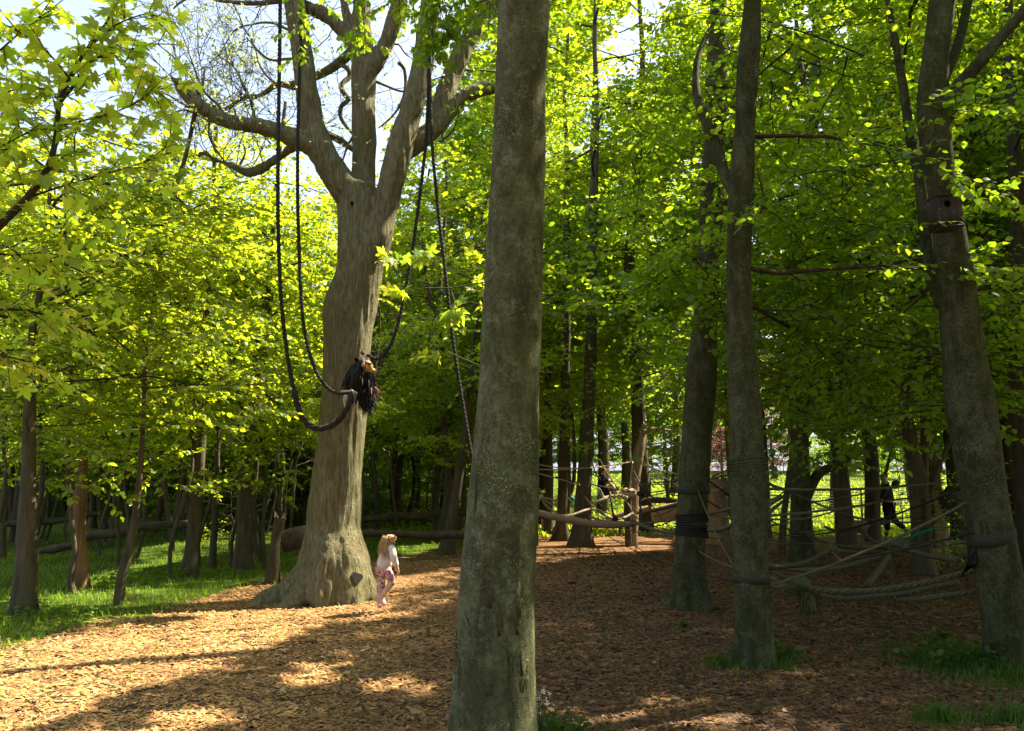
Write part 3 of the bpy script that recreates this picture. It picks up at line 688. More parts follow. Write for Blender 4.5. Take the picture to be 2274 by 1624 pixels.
for nm, fr, cnt in [('limb_long_left', .15, 13), ('limb_low_left', .2, 9), ('mid_left', .3, 7)]:
    p, r = pxpath(big_rows[nm], BD)
    for i in range(cnt):
        t = fr+(1-fr)*(i+.5)/cnt; q = p[int(t*(len(p)-1))]; fine(q, np.array([rng.normal(-.3, .5), rng.normal(0, .5), .75 if nm != 'mid_left' else rng.normal(-.3, .5)]), .75+.5*rng.random(), .010, 2)
for nm, cnt in [('a', 13), ('h', 6), ('j', 9), ('g', 4), ('l', 4), ('e', 4), ('b', 3), ('d', 2)]:
    p, r = pxpath(sec_rows[nm], BD)
    for i in range(cnt):
        q = p[int((.3+.7*i/cnt)*(len(p)-1))]; fine(q, np.array([rng.normal(-.2, .6), rng.normal(0, .5), rng.normal(.15, .5)]), .55+.5*rng.random(), .007, 2)
for c in CROOK:
    for i in (2, 3, 4, 5, 6, 7, 8): fine(c[i], nrm(c[i]-c[i-1])+rng.normal(0, .5, 3), .5+.3*rng.random(), .006, 1)
tubes_obj('twigs', build_tubes(tubes), M['bark_dark'], big, bigbase, kind='stuff')
crown_obj(big, L, 'rhomb', M['leaf_bud'], bigbase, rng, keep_all=True, name='opening_leaves')
# its upper crown above the picture
tubes, L = [], Leaves()
for i in range(9):
    nm = ['fork_right', 'limb_far_right', 'stem_mid', 'mid_right'][i % 4]; p, r = pxpath(big_rows[nm], BD)
    a = rng.random()*6.28; limb_system(rng, L, tubes, p[-1-(i//8)], np.array([math.cos(a), math.sin(a), 1.6]), 1.8+rng.random()*1.2, .05, dict(leaf=.12, gap=.12, subs=2, twigs=3, twig_tubes=False))
tubes_obj('branches', build_tubes(tubes), M['bark_dark'], big, bigbase, kind='stuff')
crown_obj(big, L, 'rhomb', M['leaf_wood'], bigbase, rng, far_thin=.8)
print('big tree', time.time()-T0)
# ------------------------------------------------------------------ beeches on the right
away = (math.radians(20), math.radians(160))
_, ta, tb_, _ = hero('beech_tree', 'straight beech left of the rope net with dark rope bands low on its trunk', None,
     [(1530, 1335, 80), (1532, 1250, 72), (1537, 1150, 70), (1545, 1000, 69), (1556, 850, 65), (1566, 700, 58), (1575, 550, 52), (1581, 400, 50), (1590, 250, 48), (1594, 100, 44), (1596, 0, 42)], 10.8, 16, 'bark_beech', 11, flare=.85, flare_h=.22, lobes=5,
     limbs=[(10, 3.0, 5.5, 3.2, 3.8, .15, .035, (.1, 3.0)), (11, 3.6, 8.5, 3.6, 3.6, .2, .04, None), (12, 8.5, 15.5, 3.6, 1.6, .4, .04, None)], prm=BEECH)
TA = (ta, tb_)
_, ta, tb_, _ = hero('beech_tree', 'slender upright beech with a side limb and a webbing band, standing before the rope-banded one', None,
     [(1672, 1468, 92), (1672, 1380, 84), (1668, 1250, 82), (1663, 1100, 79), (1655, 950, 74), (1646, 800, 66), (1641, 650, 58), (1644, 500, 56), (1650, 350, 53), (1658, 200, 50), (1666, 80, 44), (1670, 0, 42)], 7.45, 15, 'bark_beech', 12, k=32, flare=.4, flare_h=.15, lobes=5,
     extra=[[(1642, 450, 34, .05), (1622, 410, 30, .2), (1606, 380, 27, .35), (1590, 320, 25, .5), (1565, 265, 23, .6), (1548, 215, 20, .7), (1545, 160, 16, .8), (1555, 110, 12, .9), (1590, 40, 9, 1.1)]],
     limbs=[(7, 3.0, 5.4, 2.2, 2.8, .15, .03, (math.radians(25), math.radians(150))), (16, 5.8, 14.5, 3.8, 1.6, .3, .04, (math.radians(5), math.radians(175)))], prm=BEECH)
TB = (ta, tb_)
cb, csp, csr, cbase = hero('beech_tree', 'thick leaning beech at the right edge carrying a wooden nest box', None,
     [(2242, 1462, 128), (2232, 1380, 112), (2210, 1250, 110), (2190, 1120, 108), (2170, 1000, 108), (2152, 880, 104), (2136, 760, 98), (2124, 640, 90), (2108, 520, 82), (2092, 420, 74), (2080, 320, 72), (2074, 220, 74), (2078, 120, 68), (2092, 0, 60), (2105, -100, 54)], 7.5, 15, 'bark_beech', 13, k=40, step=.07, flare=.25, flare_h=.2,
     extra=[[(2085, 300, 40, 0), (2112, 225, 42, -.05), (2135, 185, 36, -.05), (2175, 140, 32, -.1), (2220, 85, 30, -.1), (2270, 30, 28, -.1), (2340, -60, 22, -.1), (2420, -180, 12, 0)], [(2088, 190, 30, .1), (2120, 120, 26, .15), (2138, 60, 24, .2), (2150, 0, 22, .2), (2170, -100, 14, .2)],
            [(2095, 680, 34, .25), (2070, 620, 32, .3), (2058, 540, 30, .3), (2048, 450, 28, .35), (2040, 380, 26, .35), (2022, 310, 24, .4), (2010, 220, 22, .45), (1992, 110, 18, .5), (1975, 20, 14, .5), (1960, -90, 8, .5)]],
     limbs=[(8, 2.2, 4.6, 2.0, 2.6, .1, .03, (math.radians(10), math.radians(150))), (16, 5.6, 14.5, 3.8, 1.8, .3, .045, (math.radians(0), math.radians(170)))], prm=BEECH)
hero('beech_tree', 'grey beech standing behind the net with a dark limb leaning off to its right', None,
     [(1782, 1248, 62), (1780, 1180, 50), (1778, 1080, 46), (1777, 960, 43), (1784, 830, 40), (1788, 700, 36), (1792, 560, 32), (1800, 400, 28), (1806, 250, 24)], 16.3, 17, 'bark_beech', 14, flare=.3, flare_h=.3,
     extra=[[(1790, 1105, 26, 0), (1815, 1055, 25, .1), (1845, 1038, 19, .2), (1880, 1020, 16, .3), (1920, 1000, 14, .4), (1955, 985, 11, .5), (2000, 965, 7, .6)]],
     limbs=[(14, 3.2, 8, 3.4, 4.2, .12, .035, None), (13, 8, 16.5, 4.0, 1.8, .35, .04, None)], prm=dict(BEECH, leaf=.10, gap=.055))
hero('beech_tree', 'dark trunked tree under the nest box beech with two steep stems', None,
     [(2052, 1268, 58), (2046, 1180, 46), (2038, 1080, 44), (2024, 1000, 36), (2012, 920, 28), (2000, 820, 24), (1990, 650, 22), (1985, 450, 18), (1990, 250, 16)], 14.6, 15, 'bark_wood', 15, flare=.25, flare_h=.3,
     extra=[[(2046, 1110, 30, .1), (2052, 1020, 22, .2), (2055, 940, 20, .2), (2060, 820, 18, .3), (2070, 650, 14, .3)], [(2058, 1130, 20, .2), (2075, 1060, 14, .3), (2100, 1000, 12, .4), (2130, 940, 9, .5)], [(2066, 1240, 11, -.15), (2063, 1180, 11, -.2), (2058, 1120, 10, -.2), (2054, 1060, 9, -.1)]],
     limbs=[(12, 2.8, 8, 3.2, 3.8, .12, .03, None), (10, 8, 14.5, 3.4, 1.6, .35, .035, None)], prm=dict(BEECH, leaf=.10, gap=.055))
hero('beech_tree', 'dark tree half out of the picture at the far right edge', None,
     [(2290, 1290, 62), (2278, 1150, 52), (2270, 1000, 48), (2262, 850, 44), (2258, 650, 38), (2255, 400, 32)], 12.6, 15, 'bark_dark', 16,
     limbs=[(10, 3.0, 8, 3.0, 3.4, .12, .03, None), (10, 8, 14.5, 3.4, 1.6, .35, .035, None)], prm=dict(BEECH, leaf=.10, gap=.055))
hero('beech_tree', 'brown trunk with a pale sunlit climber stem left of the netted play area', None,
     [(1245, 1184, 36), (1248, 1140, 24), (1251, 1060, 23), (1254, 960, 22), (1256, 850, 20), (1258, 650, 17), (1260, 450, 14)], 23, 15, 'bark_wood', 18, flare=.6, flare_h=.25,
     extra=[[(1262, 1150, 7, -.4), (1265, 1080, 7, -.4), (1264, 1020, 6, -.4), (1262, 930, 5, -.3)], [(1252, 1120, 9, .2), (1272, 1080, 9, .3), (1276, 1000, 8, .3), (1268, 900, 6, .3)], [(1246, 1150, 9, -.1), (1232, 1175, 8, -.2), (1226, 1186, 7, -.3)]],
     limbs=[(14, 3.0, 8, 3.4, 4.2, .12, .035, None), (13, 8, 14.5, 4.0, 1.8, .35, .04, None)], prm=dict(BEECH, leaf=.14, gap=.08), leaf='rhomb', parts=0)
hero('beech_tree', 'dark straight trunk rising in front of the sitting climber by the net', None,
     [(1290, 1194, 52), (1294, 1140, 38), (1298, 1060, 34), (1304, 960, 31), (1310, 850, 28), (1314, 650, 24), (1318, 450, 20), (1322, 250, 16)], 20.5, 16, 'bark_wood', 19, flare=.5, flare_h=.25,
     limbs=[(15, 2.8, 8, 3.4, 4.2, .12, .035, None), (13, 8, 15.5, 4.0, 1.8, .35, .04, None)], prm=dict(BEECH, leaf=.13, gap=.07), leaf='rhomb', parts=0)
for spec, dp, lb, sd in [([(1186, 1200, 18), (1188, 1100, 15), (1190, 950, 14), (1192, 700, 12)], 20.8, 'thin dark stem showing just right of the nearest trunk', 20), ([(1218, 1176, 20), (1220, 1080, 18), (1219, 950, 15), (1215, 700, 12)], 25.5, 'far thin trunk between the nearest trunk and the sunlit stem', 21),
                         ([(1735, 1215, 17), (1740, 1150, 15), (1752, 1060, 14), (1764, 980, 13), (1770, 850, 11)], 19.5, 'thin dark leaning trunk between the webbing-banded beech and the grey one', 22),
                         ([(1857, 1166, 9), (1856, 1080, 9), (1855, 960, 8), (1853, 800, 6)], 27, 'thin straight sapling in the fence line against the bright lawn', 23),
                         ([(1928, 1160, 12), (1930, 1080, 11), (1934, 960, 10), (1938, 800, 8)], 27.4, 'straight dark sapling just left of the striding person', 24),
                         ([(1946, 1160, 9), (1952, 1110, 8), (1972, 1030, 8), (1990, 960, 6)], 27.8, 'thin leaning sapling behind the striding person', 25),
                         ([(2160, 1240, 26), (2158, 1130, 20), (2166, 1040, 14), (2190, 980, 10)], 16.5, 'slim trunk between the two-stemmed tree and the nest box beech', 26)]:
    hero('woodland_tree', lb, None, spec, dp, 10, 'bark_wood', sd, k=12, flare=.3, rough=.015, limbs=[(12, 3.3, 9.5, 1.8, 2.2, .15, .02, None)], prm=dict(BEECH, leaf=.14, gap=.08), leaf='rhomb', parts=0)
print('beeches', time.time()-T0)
# ------------------------------------------------------------------ woodland on the left
WOOD = dict(leaf=.092, gap=.036, subs=4.2, twigs=7.5, tl=.5, droop=.08, flat=.5)
def left_tree(label, spec, dp, h, sd, n1=20, ln=(2.3, 1.5), z0=2.7, parts=300, bark='bark_wood', r=.022, **k):
    hero('maple_tree', label, None, spec, dp, h, bark, sd, k=18, flare=.35, rough=.02, limbs=[(n1, z0, h-.3, ln[0], ln[1], .2, r, None), (5, 1.5, z0, .7, 1.3, .25, .010, None)], leaf='oval', lmat='leaf_maple', prm=WOOD if dp < 13 else dict(WOOD, twig_tubes=False), parts=parts, wig=.06, cat='tree', **k)
left_tree('leaning pale barked tree nearest the left edge', [(50, 1368, 66), (55, 1290, 52), (60, 1180, 42), (64, 1060, 36), (66, 950, 31), (66, 840, 26), (72, 740, 20), (90, 640, 14)], 10.2, 6.6, 31, 17)
left_tree('thin crooked brown stem rising from the grass mid-left', [(262, 1340, 24), (270, 1280, 20), (292, 1200, 20), (305, 1110, 15), (312, 1040, 14), (318, 940, 12), (325, 800, 9)], 11.0, 6.2, 32, 13, (1.8, 1.1))
left_tree('mid-sized dark trunk standing in the grass left of the swing tree', [(420, 1278, 42), (428, 1200, 32), (437, 1100, 29), (444, 1000, 27), (448, 900, 24), (455, 780, 20), (462, 650, 16)], 14.2, 7.6, 33, 24)
left_tree('dark trunk forking upward, closest to the swing tree on its left', [(538, 1264, 40), (542, 1180, 34), (548, 1080, 33), (557, 980, 30), (570, 880, 27), (585, 770, 22), (598, 660, 17), (604, 560, 12)], 15.2, 8.2, 34, 24)
left_tree('slim trunk between the two dark trunks in the grass', [(470, 1276, 18), (474, 1200, 16), (480, 1100, 15), (484, 980, 13), (486, 850, 10)], 15.6, 7.8, 35, 20)
left_tree('curved sapling bending round the broken snag', [(172, 1308, 18), (155, 1285, 17), (166, 1230, 13), (160, 1170, 13), (153, 1080, 12), (152, 980, 10), (158, 850, 8)], 12.0, 6.6, 36, 14, (1.9, 1.2))
left_tree('thin stem at the very left edge of the wood', [(4, 1190, 26), (8, 1120, 18), (14, 1040, 16), (6, 960, 14), (10, 850, 11)], 17.5, 8.4, 37, 16)
left_tree('leaning sapling in front of the dark logs, left of the nearest trunk', [(990, 1208, 36), (1002, 1160, 26), (1015, 1080, 22), (1027, 1000, 20), (1040, 900, 15), (1048, 780, 11)], 18.6, 9.5, 38, 22, parts=0)
left_tree('dead-topped slender tree right of the slim trunk, catching sun low down', [(566, 1222, 18), (563, 1150, 11), (566, 1080, 9), (574, 1000, 7), (580, 900, 5)], 18.2, 7.8, 39, 12, (1.6, 1.2), parts=0)
# broken snag with torn top
rng = R_(77)
p, r = px_trunk([(176, 1306, 44), (180, 1240, 31), (176, 1160, 31), (182, 1080, 28), (186, 1030, 20), (190, 995, 6)], 12.5)
sb = (p[0, 0], p[0, 1], float(tz(p[0, 0], p[0, 1])))
sn = thing('broken_snag', sb, 'broken reddish brown dead trunk with a torn pointed top', 'dead tree')
V, F, a_, b_ = trunk_mesh(p, r, 20, .07, .4, .25, 5, .03, .03, seed=5)
link('trunk', mesh_np('trunk', V-np.array(sb), F, True), bark_mat('torn red brown wood', (.10, .05, .025), (.30, .17, .09), (.05, .05, .02), .3, 14, .08, .8), sn)
tubes_obj('splinter', [tube(np.array([P(188, 1010, 12.45), P(192, 985, 12.45), P(196, 970, 12.4)]), [.04, .02, .004], 5)], M['dead_wood'], sn, sb)
# woodland filling the background: a few grown forms, copied tree by tree
def make_form(sd, h, z0, ln, n1, leaf=.14, gap=.045, lmat='leaf_wood', r0=.10, rise=.2, limbs2=None, bark='bark_wood', name='woodland_tree'):
    rng = R_(sd); n = 9; zs = np.linspace(-.2, h, n); pts = np.c_[np.cumsum(rng.normal(0, .10, n)), np.cumsum(rng.normal(0, .10, n)), zs]; pts[:, :2] -= pts[1, :2]
    rad = np.linspace(r0, .02, n); V, F, sp, sr = trunk_mesh(pts, rad, 12, .3, .4, .3, 4, .015, seed=sd)
    root = bpy.data.objects.new(name, None); COL.objects.link(root); root.empty_display_size = .2
    link('trunk', mesh_np('trunk', V, F, True), M[bark], root)
    tubes, L = [], Leaves(); prm = dict(WOOD, leaf=leaf, gap=gap, twig_tubes=False)
    for i in range(n1):
        z = z0+(h-.3-z0)*(i+rng.random())/n1; f = (z-z0)/(h-z0); az = i*2.4+rng.normal(0, .3); l_ = (ln[0]*(1-f)+ln[1]*f)*(.7+.5*rng.random())
        limb_system(rng, L, tubes, at_path(sp, z), np.array([math.cos(az), math.sin(az), rise]), l_, .022, prm)
    tubes_obj('branches', build_tubes(tubes), M['bark_dark'], root, kind='stuff')
    p, d, n_, s = L.arr(); V, F = leaf_geo(p, d, n_, s, 'rhomb'); o = link('crown', mesh_np('crown', V, F), M[lmat], root); o['kind'] = 'stuff'; ARR[root.name] = (p, d, n_, s, lmat, h)
    return root
ARR = {}
def copy_tree(root):
    c = root.copy(); COL.objects.link(c)
    for ch in root.children: k = ch.copy(); COL.objects.link(k); k.parent = c
    return c
USED = {}
def plant(form, x, y, rz, sc, label, group, cat='tree', sz=None):
    o = copy_tree(form)
    zz = sz or sc; o.location = (x, y, float(tz(x, y))); o.rotation_euler = (0, 0, rz); o.scale = (sc, sc, zz)
    if form.name in ARR:
        p, d, n_, s_, lm, h = ARR[form.name]; c, s2 = math.cos(rz), math.sin(rz); Rm = np.array([[c, -s2, 0], [s2, c, 0], [0, 0, 1]])
        pw = (p*np.array([sc, sc, zz]))@Rm.T+np.array(o.location); sh = shades_lit(pw)
        if sh.mean() > .05 and y < 45:      # leaves cut from this crown to let the sun onto chosen spots
            k = ~sh; V, F = leaf_geo(p[k], d[k], n_[k], s_[k], 'rhomb')
            for ch in list(o.children):
                if ch.name.startswith('crown'):
                    nm = mesh_np('crown', V, F); nm.materials.append(M[lm]); ch.data = nm
    return tag(o, label, cat, group)
forms = [make_form(101, 9.2, 2.5, (2.1, 1.2), 20), make_form(102, 10.0, 2.9, (2.3, 1.3), 22), make_form(103, 8.2, 2.3, (2.0, 1.1), 18, r0=.08), make_form(104, 9.6, 2.6, (2.4, 1.2), 22, lmat='leaf_maple', r0=.12)]
tall = [make_form(111, 15, 3.2, (3.6, 1.6), 30, .20, .072, 'leaf_beech', .2), make_form(112, 17, 3.6, (3.9, 1.7), 32, .20, .072, 'leaf_beech', .22), make_form(113, 15, 3.4, (3.8, 1.6), 30, .20, .072, 'leaf_wood', .2)]
copper = make_form(121, 11, 1.8, (3.8, 2.0), 30, .2, .15, 'leaf_copper', .22, name='copper_beech'); thin = [make_form(131, 5.2, 1.6, (.9, .6), 9, .10, .06, 'leaf_maple', .032, .5, name='young_stem'), make_form(132, 6.0, 1.9, (1.0, .6), 10, .10, .06, 'leaf_wood', .040, .4, name='young_stem')]
under = make_form(123, 4.6, .5, (1.9, .9), 22, .15, .05, 'leaf_beech', .04, name='undergrowth_bush'); shrubf = make_form(122, 2.6, .3, (1.2, .7), 16, .11, .09, 'leaf_maple', .03, name='shrub')
rng = R_(202); placed = []
def free(x, y, dmin):
    for a, b in placed:
        if (a-x)**2+(b-y)**2 < dmin*dmin: return False
    placed.append((x, y)); return True
LW = 'slim bare-stemmed tree crowding the dark wood behind the swing tree'; GW = 'slim trees crowding the dark wood'
k = 0; tries = 0
while k < 74 and tries < 6000:
    tries += 1; y = 16.5+30*rng.random()**.8; u = -250+1400*rng.random(); x = (u-1137)/FPX*y
    if u > 1050 and y < 27: continue
    if y < 20 and 640 < u < 1100: continue
    if not free(x, y, 1.45): continue
    hs = (.85+.3*rng.random())*(1.0+max(0, y-24)*.011)*(1.18 if u > 880 else 1)
    if u < 850: hs = min(hs, (1.6+(.36+.05*rng.random())*y)/ARR[forms[k % 4].name][5])
    plant(forms[k % 4], x, y, rng.random()*6.28, hs, LW, GW); k += 1
k = 0; tries = 0
while k < 46 and tries < 4000:
    tries += 1; y = 12.3+15*rng.random(); u = -80+1150*rng.random(); x = (u-1137)/FPX*y
    if (610 < u < 1000 and y < 21) or (u > 1000 and y < 19) or (u < 640 and grass_mask(np.array([x]), np.array([y]))[0] < .8) or not free(x, y, .5): continue
    plant(thin[k % 2], x, y, rng.random()*6.28, .8+.4*rng.random(), 'thin young stem among the trunks of the left hand wood', 'thin young stems in the left hand wood', 'sapling'); k += 1
k = 0; tries = 0
while k < 34 and tries < 4000:
    tries += 1; y = 47+22*rng.random(); u = -300+1380*rng.random(); x = (u-1137)/FPX*y
    if not free(x, y, 3.0): continue
    plant(forms[k % 4], x, y, rng.random()*6.28, 1.5+.4*rng.random(), 'distant tree far back in the left hand wood', 'distant trees behind the left wood'); k += 1
for i in range(46):
    y = 27+36*rng.random(); u = -300+1400*(i+rng.random())/46; plant(under, (u-1137)/FPX*y, y, rng.random()*6.28, .75+.45*rng.random()+y*.008, 'dark undergrowth bush deep in the left hand wood', 'undergrowth bushes in the dark wood', 'bush')
# right hand background: tall beeches left of and beyond the play area, far line beyond the lawn
LT = 'tall leafy beech in the background wood on the right'; GT = 'tall background beeches on the right'
for i, (u, y) in enumerate([(1075, 27), (1130, 31), (1205, 36), (1000, 34), (930, 38), (1420, 25), (1560, 27), (2110, 23), (2240, 20), (2380, 18), (2330, 26), (1690, 24), (1930, 22.5), (2480, 22), (2560, 15), (1250, 40), (1340, 36), (1500, 42), (1620, 38), (1760, 44), (1850, 37), (2010, 41), (2150, 34), (2280, 38), (2420, 32), (1180, 46), (1210, 29.5), (1390, 45), (1120, 40), (1860, 19.5), (2060, 20.5), (1655, 21), (2190, 17.5)]):
    x = (u-1137)/FPX*y; placed.append((x, y)); plant(tall[i % 3], x, y, rng.random()*6.28, (.9+.2*rng.random())*(.8 if u < 1100 else (1.4 if u < 1520 and y < 32 else 1.0+max(0, y-30)*.022)), LT, GT)
LF = 'far tree standing beyond the sunny lawn'; GF = 'far trees beyond the lawn'
for i in range(34):
    y = 76+26*rng.random(); u = 1060+1500*(i+rng.random()*.8)/34; x = (u-1137)/FPX*y
    if 1590 < u < 1740 or 1820 < u < 1890: continue
    plant(tall[i % 3], x, y, rng.random()*6.28, 1.25+.5*rng.random(), LF, GF)
    plant(under, x+3, y+2, rng.random()*6.28, 1.3+.8*rng.random(), 'bush at the foot of the far trees beyond the lawn', 'bushes beyond the lawn', 'bush')
for u, y, s, lb in [(1640, 70, 1.15, 'dark red copper beech beyond the lawn, the larger one'), (1560, 66, .8, 'dark red copper beech beyond the lawn, smaller and further left'), (1712, 62, .62, 'small dark red copper beech right of the larger one, beyond the lawn'), (1600, 60, .5, 'lowest dark red copper beech between the two larger ones')]:
    plant(copper, (u-1137)/FPX*y, y, rng.random()*6, s, lb, 'copper beeches')
for u, y, s, lb in [(1480, 36, 1.5, 'bright yellow green bush on the lawn behind the bare pole'), (1440, 44, 1.9, 'large bright bush further back on the lawn'), (1545, 40, 1.5, 'bright bush on the lawn behind the rope-banded beech'), (522, 19.5, .7, 'small sunlit bush beside the dark trunks left of the swing tree'), (2145, 15.5, .75, 'low green bush beside the nest box beech'), (1870, 30.5, .6, 'low bush along the wire fence'), (1990, 31, .7, 'low bush behind the striding person')]:
    plant(shrubf, (u-1137)/FPX*y, y, rng.random()*6, s, lb, None, 'bush')
# unseen trees right of and behind the frame, put in to shade the clearing
for u, y, sc_ in [(1850, 74, 1.0), (1880, 68, .8), (1655, 80, .9), (1735, 72, .9), (1820, 60, .7), (1930, 66, .9), (1990, 62, .9)]: plant(under, (u-1137)/FPX*y, y, rng.random()*6, sc_, 'bush', 'bushes beyond the lawn', 'bush')
LS_ = 'unseen tall beech outside the picture, put in for its shade'; 
for i, (x, y, s) in enumerate([(9.5, 5.5, .95), (12.5, 10.5, 1.0), (8.2, 1.0, .9), (15, 4, 1.0), (13, 14.5, 1.0), (3.5, -2.5, .9), (18, 9, 1.0), (7.0, -3.5, .9), (0.5, -5.5, 1.0), (-4.5, -6.5, .9)]):
    root = plant(tall[i % 3], x, y, i*1.3, s, LS_, 'beeches outside the picture')
for f in forms+tall+thin+[copper, shrubf, under]:
    for ch in list(f.children): bpy.data.objects.remove(ch)
    bpy.data.objects.remove(f)
print('woods', time.time()-T0)
# ------------------------------------------------------------------ near maple at the top left
rng = R_(61); mp = np.array([-4.6, 5.4, 0.]); mroot = thing('maple_tree', (mp[0], mp[1], float(tz(mp[0], mp[1]))), 'near maple reaching large lobed leaves in from the top left corner', 'tree')
mb = np.array(mroot.location)
tp = np.array([mp-UP*.2, mp+UP*1.0, mp+np.array([.15, .05, 2.2]), P(-180, 660, 5.5)]); 
V, F, a_, b_ = trunk_mesh(np.concatenate([tp, [tp[-1]+np.array([-.3, .2, 1.5]), tp[-1]+np.array([-.4, .3, 3.5])]]), np.array([.14, .12, .11, .10, .07, .04]), 18, .1, .4, .25)
link('trunk', mesh_np('trunk', V-mb, F, True), M['bark_wood'], mroot)
bl = [[(-180, 660, 40, 0), (-60, 560, 34, 0), (0, 500, 28, 0), (60, 440, 24, .05), (105, 375, 20, .1), (122, 320, 18, .15), (128, 265, 17, .2), (132, 225, 16, .2), (155, 175, 13, .25), (185, 120, 11, .3), (230, 60, 8, .4), (270, -10, 6, .5)],
      [(132, 225, 10, .2), (115, 205, 8, .15), (85, 196, 7, .1), (45, 196, 6, 0), (5, 208, 5, -.1)], [(135, 225, 13, .2), (168, 185, 11, .4), (195, 140, 9, .5), (250, 118, 8, .6), (300, 108, 6, .7), (350, 98, 4, .8), (400, 100, 3, .8)],
      [(155, 175, 7, .25), (100, 110, 6, .1), (40, 70, 5, 0), (-20, 40, 4, 0)], [(185, 120, 7, .3), (250, 60, 5, .3), (330, 30, 4, .2), (370, 45, 3, .2)], [(60, 440, 9, .05), (150, 410, 6, .2), (240, 385, 5, .3), (320, 360, 4, .4), (390, 335, 3, .5)],
      [(-60, 560, 10, 0), (60, 570, 8, .2), (150, 590, 6, .3), (230, 630, 4, .4)], [(-180, 700, 14, 0), (-40, 690, 10, .2), (60, 690, 8, .4), (160, 720, 6, .5), (220, 750, 4, .6)], [(128, 280, 7, .2), (210, 262, 5, .3), (290, 235, 4, .4), (360, 190, 3, .5)],
      [(-120, 420, 9, -.1), (-20, 340, 7, -.1), (50, 300, 5, 0), (100, 270, 3, 0)], [(-100, 200, 9, 0), (-20, 130, 7, 0), (60, 60, 5, .1), (130, 10, 4, .2)], [(-180, 760, 10, .1), (-60, 780, 8, .2), (50, 800, 5, .3), (110, 830, 3, .4)],
      [(105, 375, 7, .1), (60, 340, 6, 0), (20, 330, 5, -.1), (-30, 350, 3, -.1)], [(250, 118, 6, .6), (300, 170, 5, .6), (345, 200, 4, .6), (385, 230, 3, .6)]]
tubes, L = [], Leaves(); thick = []
for rows in bl:
    pts, rad = pxpath(rows, 5.5); rad = rad*.8; thick.append(tube(pts, rad, 8, .08)); sp_, sr_ = smooth_path(pts, rad, .1)
    n = int(len(sp_)*1.5)
    for i in range(n):
        t = .22+.78*(i+rng.random())/n; k = min(len(sp_)-2, int(t*(len(sp_)-1))); ax = nrm(sp_[k+1]-sp_[k]); sd = nrm(np.cross(ax, UP))*(1 if i % 2 else -1)
        tw = curve_branch(rng, sp_[k], ax*.6+sd*.8+UP*rng.normal(.05, .35), .22+.3*rng.random(), .1, .2, 3); tubes.append((tw, np.array([.005, .004, .002]), 4))
        twig_leaves(L, tw, .10, rng, .06, .6, .35)
tubes_obj('branch', thick, M['bark_dark'], mroot, mb); tubes_obj('twigs', build_tubes(tubes), M['bark_dark'], mroot, mb, kind='stuff')
crown_obj(mroot, L, 'maple', M['leaf_near'], mb, rng, parts=300)
# maple sapling hidden behind the near beech, its sprigs hang beside the swing tree
p0 = G(1110, 1500); p0 = np.array([.02, 6.4, 0]); sroot = thing('maple_sapling', (p0[0], p0[1], float(tz(p0[0], p0[1]))), 'bright yellow green maple sprigs reaching out left from behind the nearest trunk', 'sapling')
sbse = np.array(sroot.location); tubes, L = [], Leaves()
stem = np.array([sbse-UP*.1, P(1122, 1100, 6.4), P(1128, 820, 6.4), P(1130, 640, 6.4), P(1130, 500, 6.4)])
tubes_obj('trunk', [tube(stem, [.03, .026, .022, .016, .008], 8, .2)], M['bark_wood'], sroot, sbse)
for rows in [[(1128, 700, 0), (1085, 625, .0), (1020, 610, -.1), (965, 575, -.1), (935, 570, -.1)], [(1085, 625, 0), (1000, 640, .05), (945, 640, .1), (905, 645, .1), (885, 640, .1)], [(965, 590, -.1), (920, 585, 0), (880, 575, .1), (855, 572, .1)], [(1128, 720, 0), (1080, 680, -.1), (1040, 670, -.1), (1000, 695, -.1)], [(1128, 860, 0), (1060, 810, 0), (990, 780, .1), (945, 790, .1)], [(1128, 640, 0), (1090, 600, -.1), (1062, 590, -.1), (1050, 570, -.1)], [(1128, 760, 0), (1095, 735, .1), (1075, 700, .1), (1062, 640, .1)], [(1000, 640, .05), (1010, 670, 0), (1000, 700, -.05)], [(1128, 790, 0), (1105, 760, 0), (1092, 800, 0)]]:
    pts = np.array([P(u, v, 6.4+d) for u, v, d in rows]); tubes.append((pts, np.linspace(.006, .002, len(pts)), 4)); e = pts[-1]; d = nrm(pts[-1]-pts[-2]); n = 6
    dd = d*.5+rng.normal(0, .55, (n, 3)); dd[:, 2] -= .35; L.add(e+rng.normal(0, .025, (n, 3)), dd, UP+rng.normal(0, .5, (n, 3))-np.array([0, .3, 0]), .075+.05*rng.random(n))
    m = (pts[-2]+e)/2; dd = rng.normal(0, .7, (3, 3)); dd[:, 2] -= .3; L.add(m+rng.normal(0, .02, (3, 3)), dd, UP+rng.normal(0, .5, (3, 3)), .08+.04*rng.random(3))
tubes_obj('twigs', build_tubes(tubes), M['bark_wood'], sroot, sbse, kind='stuff')
crown_obj(sroot, L, 'maple', M['leaf_near'], sbse, rng, parts=120, keep_all=True, cull=False)
sl_p = np.concatenate(L.p)
print('near maples', time.time()-T0)
